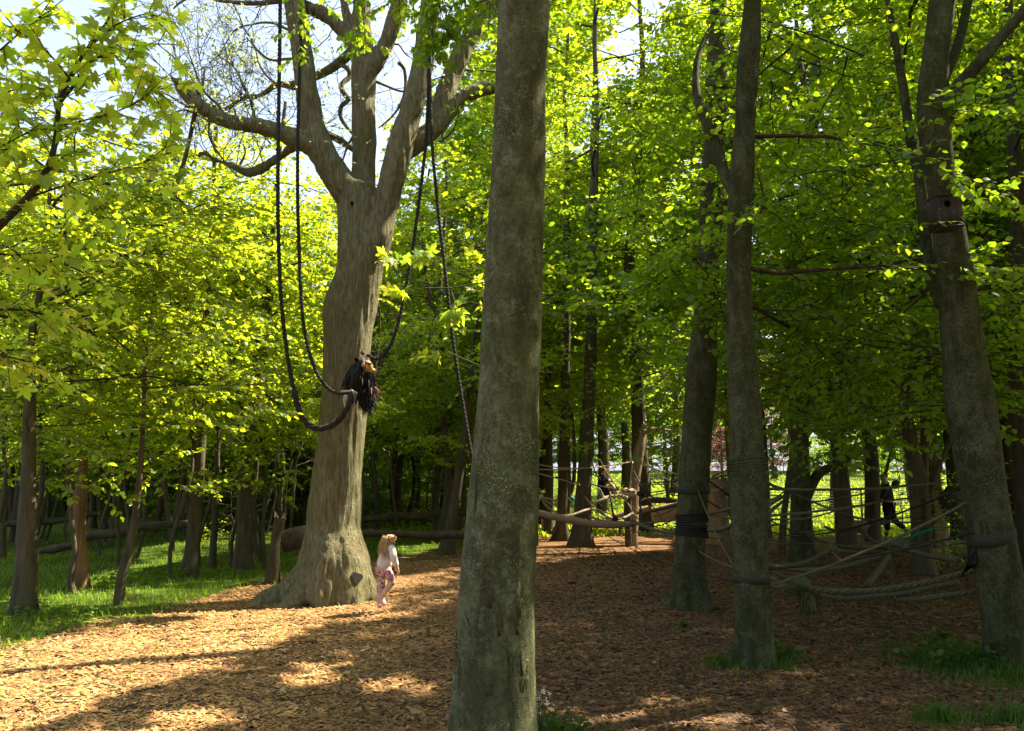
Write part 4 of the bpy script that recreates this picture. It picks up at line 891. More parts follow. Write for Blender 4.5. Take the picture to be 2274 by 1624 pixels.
# ------------------------------------------------------------------ logs and stumps
def log(name, label, rows, dp, bark, seed, hollow=False, cat='log', rough=.03, endmat='log_end', vox=None, branches=()):
    rng = R_(seed); pts = np.array([P(u, v, dp+(q[0] if q else 0)) for u, v, w_, *q in rows]); rad = np.array([r[2]/2/FPX*np.linalg.norm(p-CAMP) for r, p in zip(rows, pts)])
    c = pts.mean(0); base = (c[0], c[1], float(tz(c[0], c[1])))
    pts[:, 2] = np.maximum(pts[:, 2], tz(pts[:, 0], pts[:, 1])+rad*.55)
    root = thing(name, base, label, cat)
    pp, rr = smooth_path(pts, rad, .1); T, B, C = frames(pp); k = 18; a = np.arange(k)*2*math.pi/k
    V = []
    for i in range(len(pp)):
        for j in range(k):
            n = math.cos(a[j])*B[i]+math.sin(a[j])*C[i]; q = pp[i]+n*rr[i]
            V.append(q+n*(rough*(mnoise.noise(Vector(q*4))+.5*mnoise.noise(Vector(q*12)))))
    V = np.array(V); F = ring_faces(len(pp), k); link('log_body', mesh_np('log_body', V-np.array(base), F, True), M[bark], root)
    for e, i, s in ((0, 0, -1), (1, len(pp)-1, 1)):
        ring = V[i*k:(i+1)*k]; cc = ring.mean(0)
        if hollow and e == 0:
            inner = cc+(ring-cc)*.74; deep = inner+T[i]*.35
            VV = np.concatenate([ring, inner, deep, [cc+T[i]*.36]]); FF = []
            for j in range(k):
                j2 = (j+1) % k; FF += [(j, j2, k+j2), (j, k+j2, k+j)]
            link('sawn_end', mesh_np('sawn_end', VV-np.array(base), np.array(FF)), M[endmat], root)
            FF = []
            for j in range(k):
                j2 = (j+1) % k; FF += [(k+j, k+j2, 2*k+j2), (k+j, 2*k+j2, 2*k+j), (2*k+j, 2*k+j2, 3*k)]
            link('hollow', mesh_np('hollow', VV-np.array(base), np.array(FF)), M['hole'], root)
        else:
            VV = np.concatenate([ring, [cc+T[i]*s*.01]]); link('sawn_end', mesh_np('sawn_end', VV-np.array(base), np.array([(j, (j+1) % k, k) for j in range(k)])), M[endmat], root)
    for br in branches:
        bp = np.array([P(u, v, dp) for u, v, w_ in br]); br_ = [w_/2/FPX*dp for u, v, w_ in br]; tubes_obj('branch', [tube(bp, br_, 7, .08)], M[bark], root, base)
    return root
log('hollow_log', 'hollow log with a dark open end beside the leaning stump post', [(630, 1203, 44), (665, 1196, 50), (720, 1190, 50)], 13.6, 'old_log', 1, True)
def stump(name, label, rows, dp, bark, seed, cat='stump', flare=.3, ridge=.02, lean=0, k=22):
    p, r = px_trunk(rows, dp, lean=lean); b = (p[0, 0], p[0, 1], float(tz(p[0, 0], p[0, 1]))); root = thing(name, b, label, cat)
    V, F, sp, sr = trunk_mesh(p, r, k, .05, flare, .2, 5, .03, ridge, seed=seed); link('trunk', mesh_np('trunk', V-np.array(b), F, True), M[bark], root)
    V[-k:, 2] += np.random.default_rng(seed).normal(0, .05, k); rg = V[-k:]; VV = np.concatenate([rg, [rg.mean(0)-UP*.02]]); link('broken_top', mesh_np('broken_top', VV-np.array(b), np.array([(j, (j+1) % k, k) for j in range(k)])), M['old_log'] if bark == 'old_log' else M['dead_wood'], root)
    return root, b
stump('stump_post', 'short leaning grey stump post in front of the hollow log', [(607, 1228, 32), (612, 1200, 24), (618, 1170, 26), (622, 1150, 30)], 13.2, 'old_log', 3)
log('fallen_log', 'long slim fallen trunk lying on the chips behind the child', [(798, 1186, 13), (840, 1184, 15), (890, 1186, 16), (950, 1189, 18), (1030, 1186, 18), (1130, 1180, 18)], 17.6, 'old_log', 4)
log('fallen_log', 'dark rotting log in the grass further behind the slim fallen trunk', [(800, 1156, 13), (880, 1146, 18), (930, 1148, 17), (980, 1138, 19), (1040, 1138, 17)], 22.5, 'old_log', 5, branches=[[(960, 1140, 6), (930, 1120, 4), (890, 1110, 3)]])
log('fallen_log', 'mossy fallen trunk in the grass behind the broken snag', [(90, 1224, 13), (160, 1210, 16), (205, 1188, 18), (260, 1184, 19), (320, 1168, 17), (420, 1164, 13)], 16.8, 'old_log', 6, branches=[[(210, 1195, 7), (228, 1216, 5), (245, 1212, 4)]])
log('fallen_log', 'low dark log lying across the grass at far left', [(-40, 1172, 12), (60, 1158, 14), (120, 1158, 13), (220, 1140, 9)], 21.5, 'old_log', 7)
log('pale_log', 'pale smooth barkless log on the grass behind the rope-banded beech', [(1448, 1142, 30), (1500, 1136, 38), (1560, 1130, 40), (1618, 1126, 38)], 22.0, 'dead_wood', 8, rough=.015)
log('low_log', 'pale curved branch log lying at the foot of the bare pole', [(1345, 1150, 9), (1380, 1146, 16), (1405, 1138, 22), (1440, 1128, 12)], 22.6, 'dead_wood', 9, rough=.015)
log('brushwood_log', 'low heap of brown brushwood on the lawn left of the pale log', [(1418, 1118, 14), (1450, 1112, 14), (1500, 1112, 10)], 24.5, 'old_log', 10, rough=.06)
stump('tree_stump', 'big rough sunlit stump behind the two right hand beeches', [(1594, 1140, 54), (1592, 1110, 44), (1598, 1085, 46), (1600, 1064, 34)], 21.4, 'dead_wood', 11, flare=.25, ridge=.12)
stump('tree_stump', 'narrow cut stump behind the nest box beech stems', [(2092, 1238, 30), (2092, 1180, 28), (2090, 1120, 30), (2088, 1098, 28)], 17.0, 'dead_wood', 12)
r0, b0 = stump('leaning_pole', 'bare leaning pole stripped of bark, ropes tied to it', [(1403, 1162, 27), (1405, 1110, 26), (1411, 1050, 25), (1420, 1000, 21), (1427, 965, 17), (1434, 945, 14)], 21.2, 'dead_wood', 13, cat='pole', lean=1.5)
tubes_obj('branch', [tube(np.array([P(1428, 962, 21.4), P(1455, 953, 21.3), P(1490, 957, 21.2)]), [.07, .05, .03], 7, .1)], M['dead_wood'], r0, b0)
stump('stump_post', 'short grey cut post tied against the bare leaning pole', [(1393, 1160, 16), (1395, 1100, 15), (1397, 1045, 15), (1398, 1030, 15)], 21.0, 'old_log', 14, flare=.1)
# small stone at the foot of the big tree
def blob(name, c, s, mat, parent=None, base=(0, 0, 0), seed=0, amp=.25, n=3):
    bm = bmesh.new(); bmesh.ops.create_icosphere(bm, subdivisions=n, radius=1)
    for v in bm.verts:
        q = v.co.copy(); v.co = Vector([q[i]*s[i] for i in range(3)])*(1+amp*mnoise.noise(q*1.6+Vector((seed, 0, 0))))
        v.co += Vector(c)-Vector(base)
    for f in bm.faces: f.smooth = True
    me = bpy.data.meshes.new(name); bm.to_mesh(me); bm.free(); return link(name, me, mat, parent)
g = G(758, 1326); tag(blob('wood_knot', g+UP*.04-np.array([0, .05, 0]), (.065, .05, .09), M['dead_wood'], seed=3), 'small pale wood stub in the chips at the foot of the swing tree', 'wood stub')
# ------------------------------------------------------------------ swing ropes
def rope(name, label, rows, dp, R, mat, cat='rope', strands=3, group=None, parent=None, step=None, k=6):
    pts = np.array([P(u, v, dp+(q[0] if q else 0)) for u, v, *q in rows]); c = pts[-1]
    V, F = twisted(pts, R, strands)
    o = link(name, mesh_np(name, V-(np.array(parent.location) if parent else c), F, True), mat, parent)
    if not parent: o.location = c; tag(o, label, cat, group)
    return o
rope('swing_rope', 'outermost left black swing rope looping lowest across the swing tree', [(623, -60), (621, 100), (618, 300), (617, 450), (619, 560), (624, 660), (634, 760), (645, 830), (654, 872)], 10.6, .028, M['rope_black'])
rope('rope_loop', 'thick lower loop of black rope hanging off the trunk below the ape figure', [(654, 868), (660, 900), (676, 934), (700, 951), (726, 950), (752, 934), (768, 914), (780, 890), (786, 870)], 10.6, .046, M['rope_black'])
rope('swing_rope', 'second black swing rope from the left, ending at the tied bar', [(669, -60), (668, 60), (664, 200), (661, 330), (661, 450), (664, 560), (668, 650), (674, 720), (686, 780), (704, 830), (728, 862), (752, 874), (778, 872)], 10.7, .026, M['rope_black'])
rope('swing_rope', 'black swing rope curving in from the right to the ape figure', [(956, 60), (951, 200), (945, 320), (930, 450), (915, 560), (900, 645), (885, 715), (868, 765), (848, 792), (832, 797), (816, 788)], 10.9, .026, M['rope_black'])
rope('swing_rope', 'rightmost black swing rope slanting down behind the nearest trunk', [(950, 60), (955, 200), (958, 300), (970, 440), (985, 570), (998, 690), (1012, 800), (1028, 900), (1045, 1000), (1062, 1100)], 10.9, .026, M['rope_black'])
# ape figure tied to the trunk
def A(cx, cy, d): return P(752+.1242*cx, 770.3+.1242*cy, d)
def skin(name, joints, edges, mat, parent, base, sub=2, root=0, smooth=True):
    me = bpy.data.meshes.new(name); names = list(joints); idx = {n: i for i, n in enumerate(names)}
    me.from_pydata([tuple(np.array(joints[n][0])-np.array(base)) for n in names], [(idx[a], idx[b]) for a, b in edges], [])
    o = link(name, me); sk = o.modifiers.new('skin', 'SKIN'); sk.use_smooth_shade = smooth
    for i, n in enumerate(names):
        r = joints[n][1]; d = me.skin_vertices[0].data[i]; d.radius = (r, r) if not hasattr(r, '__len__') else r; d.use_root = (i == root)
    sb = o.modifiers.new('sub', 'SUBSURF'); sb.levels = sub; sb.render_levels = sub
    dg = bpy.context.evaluated_depsgraph_get(); dg.update(); m2 = bpy.data.meshes.new_from_object(o.evaluated_get(dg)); bpy.data.objects.remove(o)
    m2.name = name; m2.materials.clear(); m2.polygons.foreach_set('use_smooth', np.ones(len(m2.polygons), bool)); return link(name, m2, mat, parent)
D0 = 11.05
ab = A(330, 800, D0); ape = thing('ape_figure', ab, 'shaggy black ape dummy with a tan face tied to the swing tree', 'dummy')
aj = {'pelvis': (A(290, 740, D0+.02), .115), 'belly': (A(300, 600, D0), .135), 'chest': (A(330, 440, D0), .13), 'neck': (A(400, 330, D0-.02), .09), 'head': (A(450, 290, D0-.04), .105), 'brow': (A(510, 270, D0-.05), .075),
      'shr': (A(420, 430, D0-.08), .08), 'elr': (A(520, 580, D0-.02), .06), 'handr': (A(560, 760, D0+.05), .05), 'shl': (A(480, 440, D0+.12), .07), 'ell': (A(570, 560, D0+.2), .05), 'handl': (A(560, 880, D0+.18), .045),
      'hipr': (A(260, 800, D0-.03), .08), 'kneer': (A(190, 900, D0-.05), .055), 'footr': (A(240, 1000, D0-.05), .04), 'hipl': (A(400, 760, D0+.05), .08), 'kneel': (A(500, 840, D0+.05), .06), 'footl': (A(520, 1020, D0+.08), .045)}
skin('body', aj, [('pelvis', 'belly'), ('belly', 'chest'), ('chest', 'neck'), ('neck', 'head'), ('head', 'brow'), ('chest', 'shr'), ('shr', 'elr'), ('elr', 'handr'), ('chest', 'shl'), ('shl', 'ell'), ('ell', 'handl'), ('pelvis', 'hipr'), ('hipr', 'kneer'), ('kneer', 'footr'), ('pelvis', 'hipl'), ('hipl', 'kneel'), ('kneel', 'footl')], M['fur'], ape, ab)
def strands(name, P_, D_, ln, wd, mat, parent, base, rng, kind='stuff'):
    n = len(P_); D_ = nrm(D_); S = nrm(np.cross(D_, rng.normal(0, 1, (n, 3)))); l = ln*(.6+.8*rng.random(n))[:, None]
    V = np.stack([P_-S*wd, P_+S*wd, P_+D_*l*.6+S*wd*.6-UP*l*.1, P_+D_*l-UP*l*.35], 1).reshape(-1, 3); F = (np.array([(0, 1, 2), (0, 2, 3)])[None]+4*np.arange(n)[:, None, None]).reshape(-1, 3)
    o = link(name, mesh_np(name, V-np.array(base), F), mat, parent)
    if kind: o['kind'] = kind
    return o
rng = R_(91); PP, DD = [], []
for a_, b_ in [('pelvis', 'belly'), ('belly', 'chest'), ('chest', 'neck'), ('shr', 'elr'), ('elr', 'handr'), ('shl', 'ell'), ('ell', 'handl'), ('hipl', 'kneel'), ('kneel', 'footl'), ('neck', 'head')]:
    n = 240; t = rng.random((n, 1)); p = aj[a_][0]*(1-t)+aj[b_][0]*t; r = aj[a_][1]*(1-t)+aj[b_][1]*t; d = nrm(rng.normal(0, 1, (n, 3))); PP.append(p+d*r*.85); DD.append(d*.5-UP*.8)
strands('fur', np.concatenate(PP), np.concatenate(DD), .12, .010, M['fur'], ape, ab, rng)
blob('face', A(520, 360, D0-.09), (.07, .06, .085), M['ape_face'], ape, ab, 1, .2); blob('muzzle', A(585, 425, D0-.08), (.055, .05, .04), M['ape_face'], ape, ab, 2, .15); blob('ear', A(440, 330, D0-.15), (.025, .012, .03), M['ape_face'], ape, ab, 3, .1)
blob('brow_ridge', A(520, 305, D0-.11), (.06, .04, .02), M['fur'], ape, ab, 4, .2); blob('head_knob', A(430, 105, D0), (.03, .03, .035), M['rope_brown'], ape, ab, 5, .3)
for s in (-.02, .03): blob('eye', A(540, 335, D0-.145+s), (.008, .006, .008), M['eye'], ape, ab, 6, 0)
n = 70; strands('tuft', A(600, 760, D0)+rng.normal(0, .035, (n, 3)), rng.normal(0, .5, (n, 3))+np.array([.4, -.2, -.4]), .13, .007, M['red_tuft'], ape, ab, rng)
rag = link('pale_rag', None) if False else None
pr = thing('tie_bar', A(150, 800, D0-.2), 'pale bar and rag tied where the ropes meet below the ape figure', 'rope tie')
tubes_obj('bar', [tube(np.array([A(40, 800, D0-.2), A(150, 795, D0-.2), A(260, 805, D0-.2)]), [.014, .016, .018], 8, .03)], M['rag'], pr, pr.location)
tubes_obj('knot', [tube(np.array([A(220, 780, D0-.22), A(245, 800, D0-.25), A(270, 825, D0-.22), A(245, 840, D0-.19), A(225, 800, D0-.19)]), [.02]*5, 8, .02)], M['rag'], pr, pr.location)
tubes_obj('rag', [tube(np.array([A(130, 850, D0-.2), A(120, 940, D0-.22), A(105, 1010, D0-.2), A(130, 1080, D0-.21), A(150, 1100, D0-.2)]), [.03, .034, .018, .014, .004], 7, .03)], M['rag'], pr, pr.location)
# ------------------------------------------------------------------ climbing ropes on the right
def C6(x, y): return 1182.9+.2218*x, 999.5+.2218*y
def C5(x, y): return 1687.3+.2581*x, 1146.2+.2581*y
def CR(x, y): return 1632+.3387*x, 825+.3387*y
def net_rope(root, fn, rows, d0, d1, wpx, mat, name='rope', thick=True):
    n = len(rows); uv = [fn(*r) for r in rows]; ds = np.linspace(d0, d1, n)
    pts = np.array([P(u, v, d) for (u, v), d in zip(uv, ds)]); R = wpx/2/FPX*(d0+d1)/2
    V, F = twisted(pts, R, 3) if thick else tube(pts, np.full(n, R), 6, .08)
    return link(name, mesh_np(name, V-np.array(root.location), F, True), mat, root)
nroot = thing('climbing_net', P(*C6(800, 740), 17.), 'sagging climbing net of pale and dark ropes strung between the trunks', 'rope net')
bm_ = thing('sagging_rope', P(*C6(560, 740), 11.6), 'thick brown sleeved rope sagging from the nearest trunk to the rope-banded beech', 'rope')
V, F = tube(np.array([P(*C6(x, y), d) for x, y, d in [(-60, 605, 12.6), (60, 630, 12.5), (200, 668, 12.3), (400, 705, 12.), (560, 735, 11.8), (800, 750, 11.5), (1000, 738, 11.3)]]), [.045, .048, .052, .055, .055, .05, .04], 10, .06)
link('sleeve', mesh_np('sleeve', V-np.array(bm_.location), F, True), M['rope_brown'], bm_)
net_rope(bm_, C6, [(980, 738), (1060, 742), (1130, 768), (1220, 800), (1320, 825), (1400, 832), (1500, 825)], 11.3, 10.8, 8.5, M['rope_grey'])
for x, y in [(870, 790), (1010, 780), (100, 740)]:
    dd = 11.6 if x > 500 else 12.4
    tubes_obj('frayed_end', [tube(np.array([P(*C6(x, y-50), dd), P(*C6(x+3, y), dd), P(*C6(x-2, y+60), dd)]), [.03, .022, .01], 6, .04)], M['rope_brown'], bm_, bm_.location)
pale, dark, grey = M['rope_pale'], M['rope_black'], M['rope_grey']
for rows, d0, d1, w_, mt in [
    ([(280, 662), (370, 655), (450, 632), (520, 605), (580, 590)], 17.5, 18.5, 6, pale), ([(580, 590), (650, 602), (740, 660), (840, 690), (930, 672), (1000, 632)], 18.5, 20.5, 6, pale),
    ([(570, 665), (640, 695), (720, 712), (840, 705)], 18.5, 18, 6, pale), ([(-30, 640), (40, 650), (120, 668)], 18, 18, 6, pale), ([(-30, 700), (50, 705)], 18, 18, 5, pale),
    ([(-60, 190), (240, 197), (480, 183), (600, 178)], 20, 20.4, 2.6, pale), ([(30, 140), (240, 175), (480, 190)], 19.6, 20.2, 2.6, pale), ([(600, 180), (740, 160), (1000, 120)], 20.4, 21, 2.6, pale),
    ([(40, 230), (130, 255), (230, 280), (350, 315), (470, 352)], 19, 20, 3, pale), ([(230, 270), (350, 300), (470, 340)], 19, 20, 3, dark), ([(550, 335), (760, 382), (900, 410), (1060, 425)], 20, 20.8, 3, dark),
    ([(670, 95), (690, 130), (730, 210), (850, 380), (920, 480), (1000, 620)], 20.2, 20.6, 3, pale), ([(1040, 85), (1100, 120), (1300, 260), (1490, 382)], 21, 11.2, 3.2, pale), ([(1000, 115), (980, 300), (965, 480)], 20.9, 20.7, 4, pale),
    ([(770, 430), (785, 520), (800, 610), (825, 695)], 18.6, 18, 4.5, dark), ([(1075, 440), (1080, 580), (1080, 735)], 17, 11.4, 4.5, dark), ([(80, 470), (120, 540), (180, 595), (250, 635)], 18, 18.5, 5, pale), ([(80, 472), (160, 490), (250, 515)], 18, 18.6, 5, pale), ([(80, 475), (55, 520), (35, 540)], 18, 17.8, 5, pale), ([(100, 490), (180, 540), (250, 550)], 18, 18.8, 4, pale), ([(40, 420), (80, 470)], 18, 18, 2, pale),
    ([(1060, 335), (1200, 330), (1490, 312)], 20.8, 11.2, 2.6, dark), ([(1060, 350), (1250, 345), (1490, 342)], 20.8, 11.2, 2.2, grey), ([(1085, 440), (1200, 425), (1350, 405), (1490, 390)], 17, 11.2, 2.6, dark), ([(1090, 475), (1240, 445), (1490, 400)], 17, 11.2, 2.2, dark),
    ([(1050, 632), (1120, 628), (1200, 610), (1350, 572), (1490, 535)], 20, 11.2, 7, grey), ([(1080, 737), (1170, 735), (1250, 720), (1370, 705), (1480, 692)], 11.6, 11.0, 6, grey),
    ([(600, 130), (630, 230), (680, 300), (760, 320), (790, 400), (810, 470)], 20.3, 20.5, 2.6, dark), ([(590, 240), (680, 280)], 20.3, 20.4, 2.4, dark), ([(1090, 420), (1140, 380), (1185, 345), (1215, 375)], 17, 16, 3.2, grey),
    ([(1750, 645), (1850, 620), (2030, 575)], 10.8, 7.7, 6, grey), ([(1750, 655), (1880, 660), (2030, 700)], 10.8, 7.6, 5, grey), ([(1750, 800), (1830, 805), (1920, 785), (2030, 735)], 10.8, 7.6, 10, grey), ([(1760, 300), (1900, 265), (2010, 255)], 14, 8, 4, dark), ([(1760, 290), (1880, 230), (2010, 170)], 14, 8, 2.6, dark), ([(1750, 440), (1830, 410), (1900, 380)], 20, 20, 6, pale), ([(1975, 560), (1970, 640), (1985, 700)], 9, 8.8, 3.5, dark), ([(1890, 690), (1900, 760), (1930, 870), (1980, 940)], 9.5, 9, 1.6, grey)]:
    net_rope(nroot, C6, rows, d0, d1, w_, mt, thick=w_ > 4)
net_rope(nroot, C6, [(578, 530), (650, 515), (720, 492), (745, 470)], 19.6, 19.8, 7, pale, 'branch_rung', False); net_rope(nroot, C6, [(655, 385), (685, 430), (700, 470), (740, 480), (790, 455)], 19.7, 19.9, 8, pale, 'knot'); net_rope(nroot, C6, [(780, 462), (830, 462), (880, 452)], 19.8, 20, 7, pale)
net_rope(nroot, C6, [(655, 400), (665, 470), (670, 540), (690, 565)], 19.6, 19.6, 1.8, M['teal'], 'teal_cord', False)
blob('knot', P(*C6(925, 480), 20.5), (.07, .06, .06), pale, nroot, nroot.location, 4, .3); blob('knot', P(*C6(850, 380), 20.4), (.05, .05, .05), pale, nroot, nroot.location, 5, .3); blob('knot', P(*C6(85, 470), 18), (.06, .05, .05), pale, nroot, nroot.location, 6, .3); blob('knot', P(*C6(1075, 440), 17), (.06, .06, .06), dark, nroot, nroot.location, 7, .3); blob('knot', P(*C6(825, 695), 18), (.06, .06, .08), dark, nroot, nroot.location, 8, .3)
blob('rope_wrap', P(*C6(960, 430), 20.85), (.22, .2, .13), pale, nroot, nroot.location, 9, .3); blob('teal_pad', P(*C6(385, 495), 22.6), (.10, .05, .09), M['teal'], nroot, nroot.location, 10, .15)
# bands wrapped round trunks
def ring_at(trunk, v):
    sp, sr = trunk; b = min(range(len(sp)), key=lambda i: abs(to_uv(sp[i])[1][0]-v)); return sp[b], sr[b]
def band(label, u, v, wpx, hpx, d, mat, turns=3, tilt=0, name='rope_band', cat='rope band', r=None, trunk=None):
    c = P(u, v, d); R = wr(c, wpx)
    if trunk: c, R = ring_at(trunk, v); R = R*1.01
    h = hpx/FPX*d; n = int(turns*20); a = np.linspace(0, 2*math.pi*turns, n)
    rr = r or h/turns*.40; pts = c+np.c_[np.cos(a)*(R+rr*.4), np.sin(a)*(R+rr*.4), np.linspace(-h/2, h/2, n)+tilt*np.cos(a)]
    V, F = tube(pts, np.full(n, rr), 6); o = link(name, mesh_np(name, V-c, F, True), mat); o.location = c; return tag(o, label, cat)
def flat_band(label, u, v, wpx, hpx, d, mat, tilt=0, name='strap', cat='strap', trunk=None):
    c = P(u, v, d); R = wr(c, wpx)
    if trunk: c, R = ring_at(trunk, v); R = R*1.0
    h = hpx/FPX*d; n = 36; a = np.linspace(0, 2*math.pi, n, endpoint=False); V = []
    for dr, z in ((-.006, -.5), (.006, -.5), (.009, 0), (.006, .5), (-.006, .5)):
        V.append(np.c_[np.cos(a)*(R+dr), np.sin(a)*(R+dr), z*h+tilt*np.cos(a)])
    V = np.concatenate(V); o = link(name, mesh_np(name, V, ring_faces(5, n), True), mat); o.location = c; return tag(o, label, cat)
band('upper dark rope band round the trunk of the left netted beech', 1540, 1141, 72, 20, 10.8, M['rope_black'], 4, .01, trunk=TA)
band('lower dark rope band round the trunk of the left netted beech', 1536, 1184, 74, 26, 10.8, M['rope_black'], 5, -.02, trunk=TA)
flat_band('faint dark mossy strap round the rope-banded beech above its ropes', 1546, 1083, 72, 16, 10.8, M['strap'], trunk=TA)
band('green webbing band round the slender upright beech at rope height', 1659, 1040, 82, 44, 7.45, M['strap'], 6, .01, trunk=TB)
flat_band('dark flat strap low on the slender upright beech', 1671, 1288, 86, 20, 7.45, M['strap'], .0, trunk=TB)
flat_band('wide dark strap round the leaning nest box beech', 2187, 1196, 112, 28, 7.5, M['strap'], .035, trunk=(csp, csr))
band('rope band tied round the grey beech behind the net', 1780, 1187, 52, 12, 16.3, M['rope_grey'], 2, 0)
# heavy ropes bottom right
hroot = thing('rope_bridge', P(*C5(900, 640), 8.6), 'heavy braided rope bridge slung low between the two right hand beeches', 'rope bridge')
for rows, d0, d1, w_, mt in [
    ([(230, 585), (400, 618), (550, 640), (700, 650), (1000, 640), (1300, 597), (1600, 532), (1760, 490)], 8.5, 8.0, 14, grey), ([(460, 672), (600, 702), (750, 714), (1000, 692), (1250, 667), (1500, 612), (1720, 572)], 8.7, 8.2, 12, grey), ([(1150, 715), (1280, 722), (1400, 712), (1600, 682), (1930, 640), (2050, 610)], 8.3, 7.6, 12, grey),
    ([(60, 420), (180, 442), (300, 457), (450, 462), (600, 452), (800, 412), (1000, 352), (1110, 310)], 7.6, 10.5, 10, grey), ([(180, 425), (300, 415), (400, 390), (500, 345), (600, 300)], 8.5, 10, 8, grey), ([(580, 285), (700, 300), (850, 312), (1050, 312)], 10, 10.6, 10, grey), ([(600, 300), (650, 340), (710, 400)], 10, 9.6, 7, M['rope_brown']),
    ([(400, 140), (470, 185), (560, 225), (750, 268), (900, 285), (1000, 282), (1110, 262)], 15.5, 10.6, 7, grey), ([(560, 90), (620, 120), (700, 132), (850, 112)], 14, 12.5, 6, grey), ([(860, 85), (890, 130), (930, 180), (1000, 228), (1090, 250), (1180, 252), (1260, 285), (1350, 320), (1500, 352), (1680, 380)], 12.5, 8.2, 10, grey),
    ([(1110, 320), (1070, 400), (1000, 500), (930, 590)], 10.4, 9.2, 13, grey), ([(880, 110), (890, 200), (870, 260)], 12.5, 11.5, 6, grey), ([(90, 595), (160, 605), (230, 600)], 7.7, 8.4, 11, grey), ([(90, 470), (160, 500), (240, 560)], 7.7, 8.4, 9, grey), ([(1750, 510), (1830, 520), (1920, 545)], 8, 7.6, 9, grey), ([(1180, 255), (1260, 210), (1320, 190)], 10.5, 12, 7, dark), ([(720, 395), (800, 375), (830, 345)], 9.6, 10, 7, grey)]:
    net_rope(hroot, C5, rows, d0, d1, w_, mt)
for rows, d0, d1, w_, mt in [([(100, 525), (160, 560), (225, 595)], 7.6, 8.5, 1.8, pale), ([(1110, 260), (1130, 420), (1145, 600)], 10.3, 9, 1.5, grey), ([(400, 160), (480, 210), (590, 290)], 15, 10, 2, grey)]:
    net_rope(hroot, C5, rows, d0, d1, w_, mt, 'cord', False)
blob('mossy_knot', P(*C5(320, 585), 8.5), (.13, .10, .085), M['moss'], hroot, hroot.location, 11, .45, 4); blob('mossy_knot', P(*C5(270, 620), 8.5), (.08, .07, .06), M['moss'], hroot, hroot.location, 12, .45, 4); blob('knot', P(*C5(1170, 270), 10.4), (.14, .11, .09), M['moss'], hroot, hroot.location, 13, .45, 4); blob('knot', P(*C5(870, 90), 12.5), (.12, .1, .1), M['rope_brown'], hroot, hroot.location, 14, .4, 4); blob('knot', P(*C5(600, 290), 10), (.09, .08, .07), M['moss'], hroot, hroot.location, 15, .4, 4)
tubes_obj('hanging_tail', [tube(np.array([P(*C5(380, 650), 8.5), P(*C5(430, 710), 8.45), P(*C5(450, 780), 8.4), P(*C5(470, 830), 8.35)]), [.06, .055, .04, .02], 9, .03)], M['moss'], hroot, hroot.location)
n = 220; rng = R_(8); strands('moss_fringe', P(*C5(420, 690), 8.48)+rng.normal(0, .05, (n, 3)), rng.normal(0, .3, (n, 3))-UP, .13, .006, M['moss'], hroot, hroot.location, rng)
q = [P(*C5(1870, 280), 7.15), P(*C5(1880, 420), 7.2), P(*C5(1770, 480), 7.9), P(*C5(1735, 530), 8.0), P(*C5(1800, 400), 7.5)]
o = np.array([0, .02, 0]); V = np.array(q+[p+o for p in q]); F = [(0, 1, 4), (4, 1, 2), (4, 2, 3)]; F += [(a+5, c+5, b+5) for a, b, c in F]; F += [(a, b, b+5) for a, b in ((0, 1), (1, 2), (2, 3), (3, 4), (4, 0))]+[(a, b+5, a+5) for a, b in ((0, 1), (1, 2), (2, 3), (3, 4), (4, 0))]
link('corner_strap', mesh_np('corner_strap', V-np.array(hroot.location), np.array(F)), M['black'], hroot)
# light hand lines above, and the wire fence at the lawn edge
lroot = thing('hand_lines', P(*CR(820, 860), 12.), 'slack thin hand lines strung across behind the heavy rope bridge', 'rope lines')
for rows, d0, d1, w_ in [([(180, 768), (450, 776), (800, 772), (1000, 762), (1130, 750), (1350, 730)], 9, 14.4, 6), ([(340, 780), (420, 818), (500, 852), (680, 922), (820, 965), (970, 982)], 16, 14.6, 5), ([(970, 982), (1100, 992), (1290, 978)], 14.6, 14.4, 5), ([(200, 950), (500, 922), (800, 882), (970, 850)], 8, 14, 4.5), ([(970, 850), (1160, 830), (1350, 812), (1520, 795)], 14, 8, 4.5), ([(200, 972), (480, 962), (700, 905), (900, 870)], 8, 14, 3.6), ([(200, 1012), (290, 1002), (370, 985)], 8, 15.8, 4), ([(490, 862), (650, 835), (800, 812), (960, 770), (1120, 745)], 16, 14.4, 3.6), ([(1030, 978), (1200, 945), (1290, 930)], 14.5, 14.4, 3), ([(200, 860), (280, 820), (345, 770)], 8, 16, 4), ([(215, 930), (280, 880), (340, 830)], 8, 16, 7), ([(205, 890), (270, 850), (340, 812)], 8, 16, 6), ([(185, 700), (240, 745), (345, 780)], 8, 16, 7), ([(230, 850), (310, 820), (355, 860)], 9, 15, 4), ([(970, 985), (985, 1040), (990, 1120)], 14.6, 14.6, 2.2)]:
    net_rope(lroot, CR, rows, d0, d1, w_, grey, 'line', w_ > 4.6)
net_rope(lroot, CR, [(1150, 1108), (1180, 1075), (1250, 1052), (1310, 1030)], 14.3, 14.1, 6, M['teal'], 'teal_strap', False); net_rope(lroot, CR, [(1190, 1110), (1195, 1060), (1205, 1020)], 14.3, 14.2, 5, M['teal'], 'teal_strap', False)
blob('knot', P(*CR(970, 980), 14.6), (.07, .06, .06), grey, lroot, lroot.location, 21, .4)
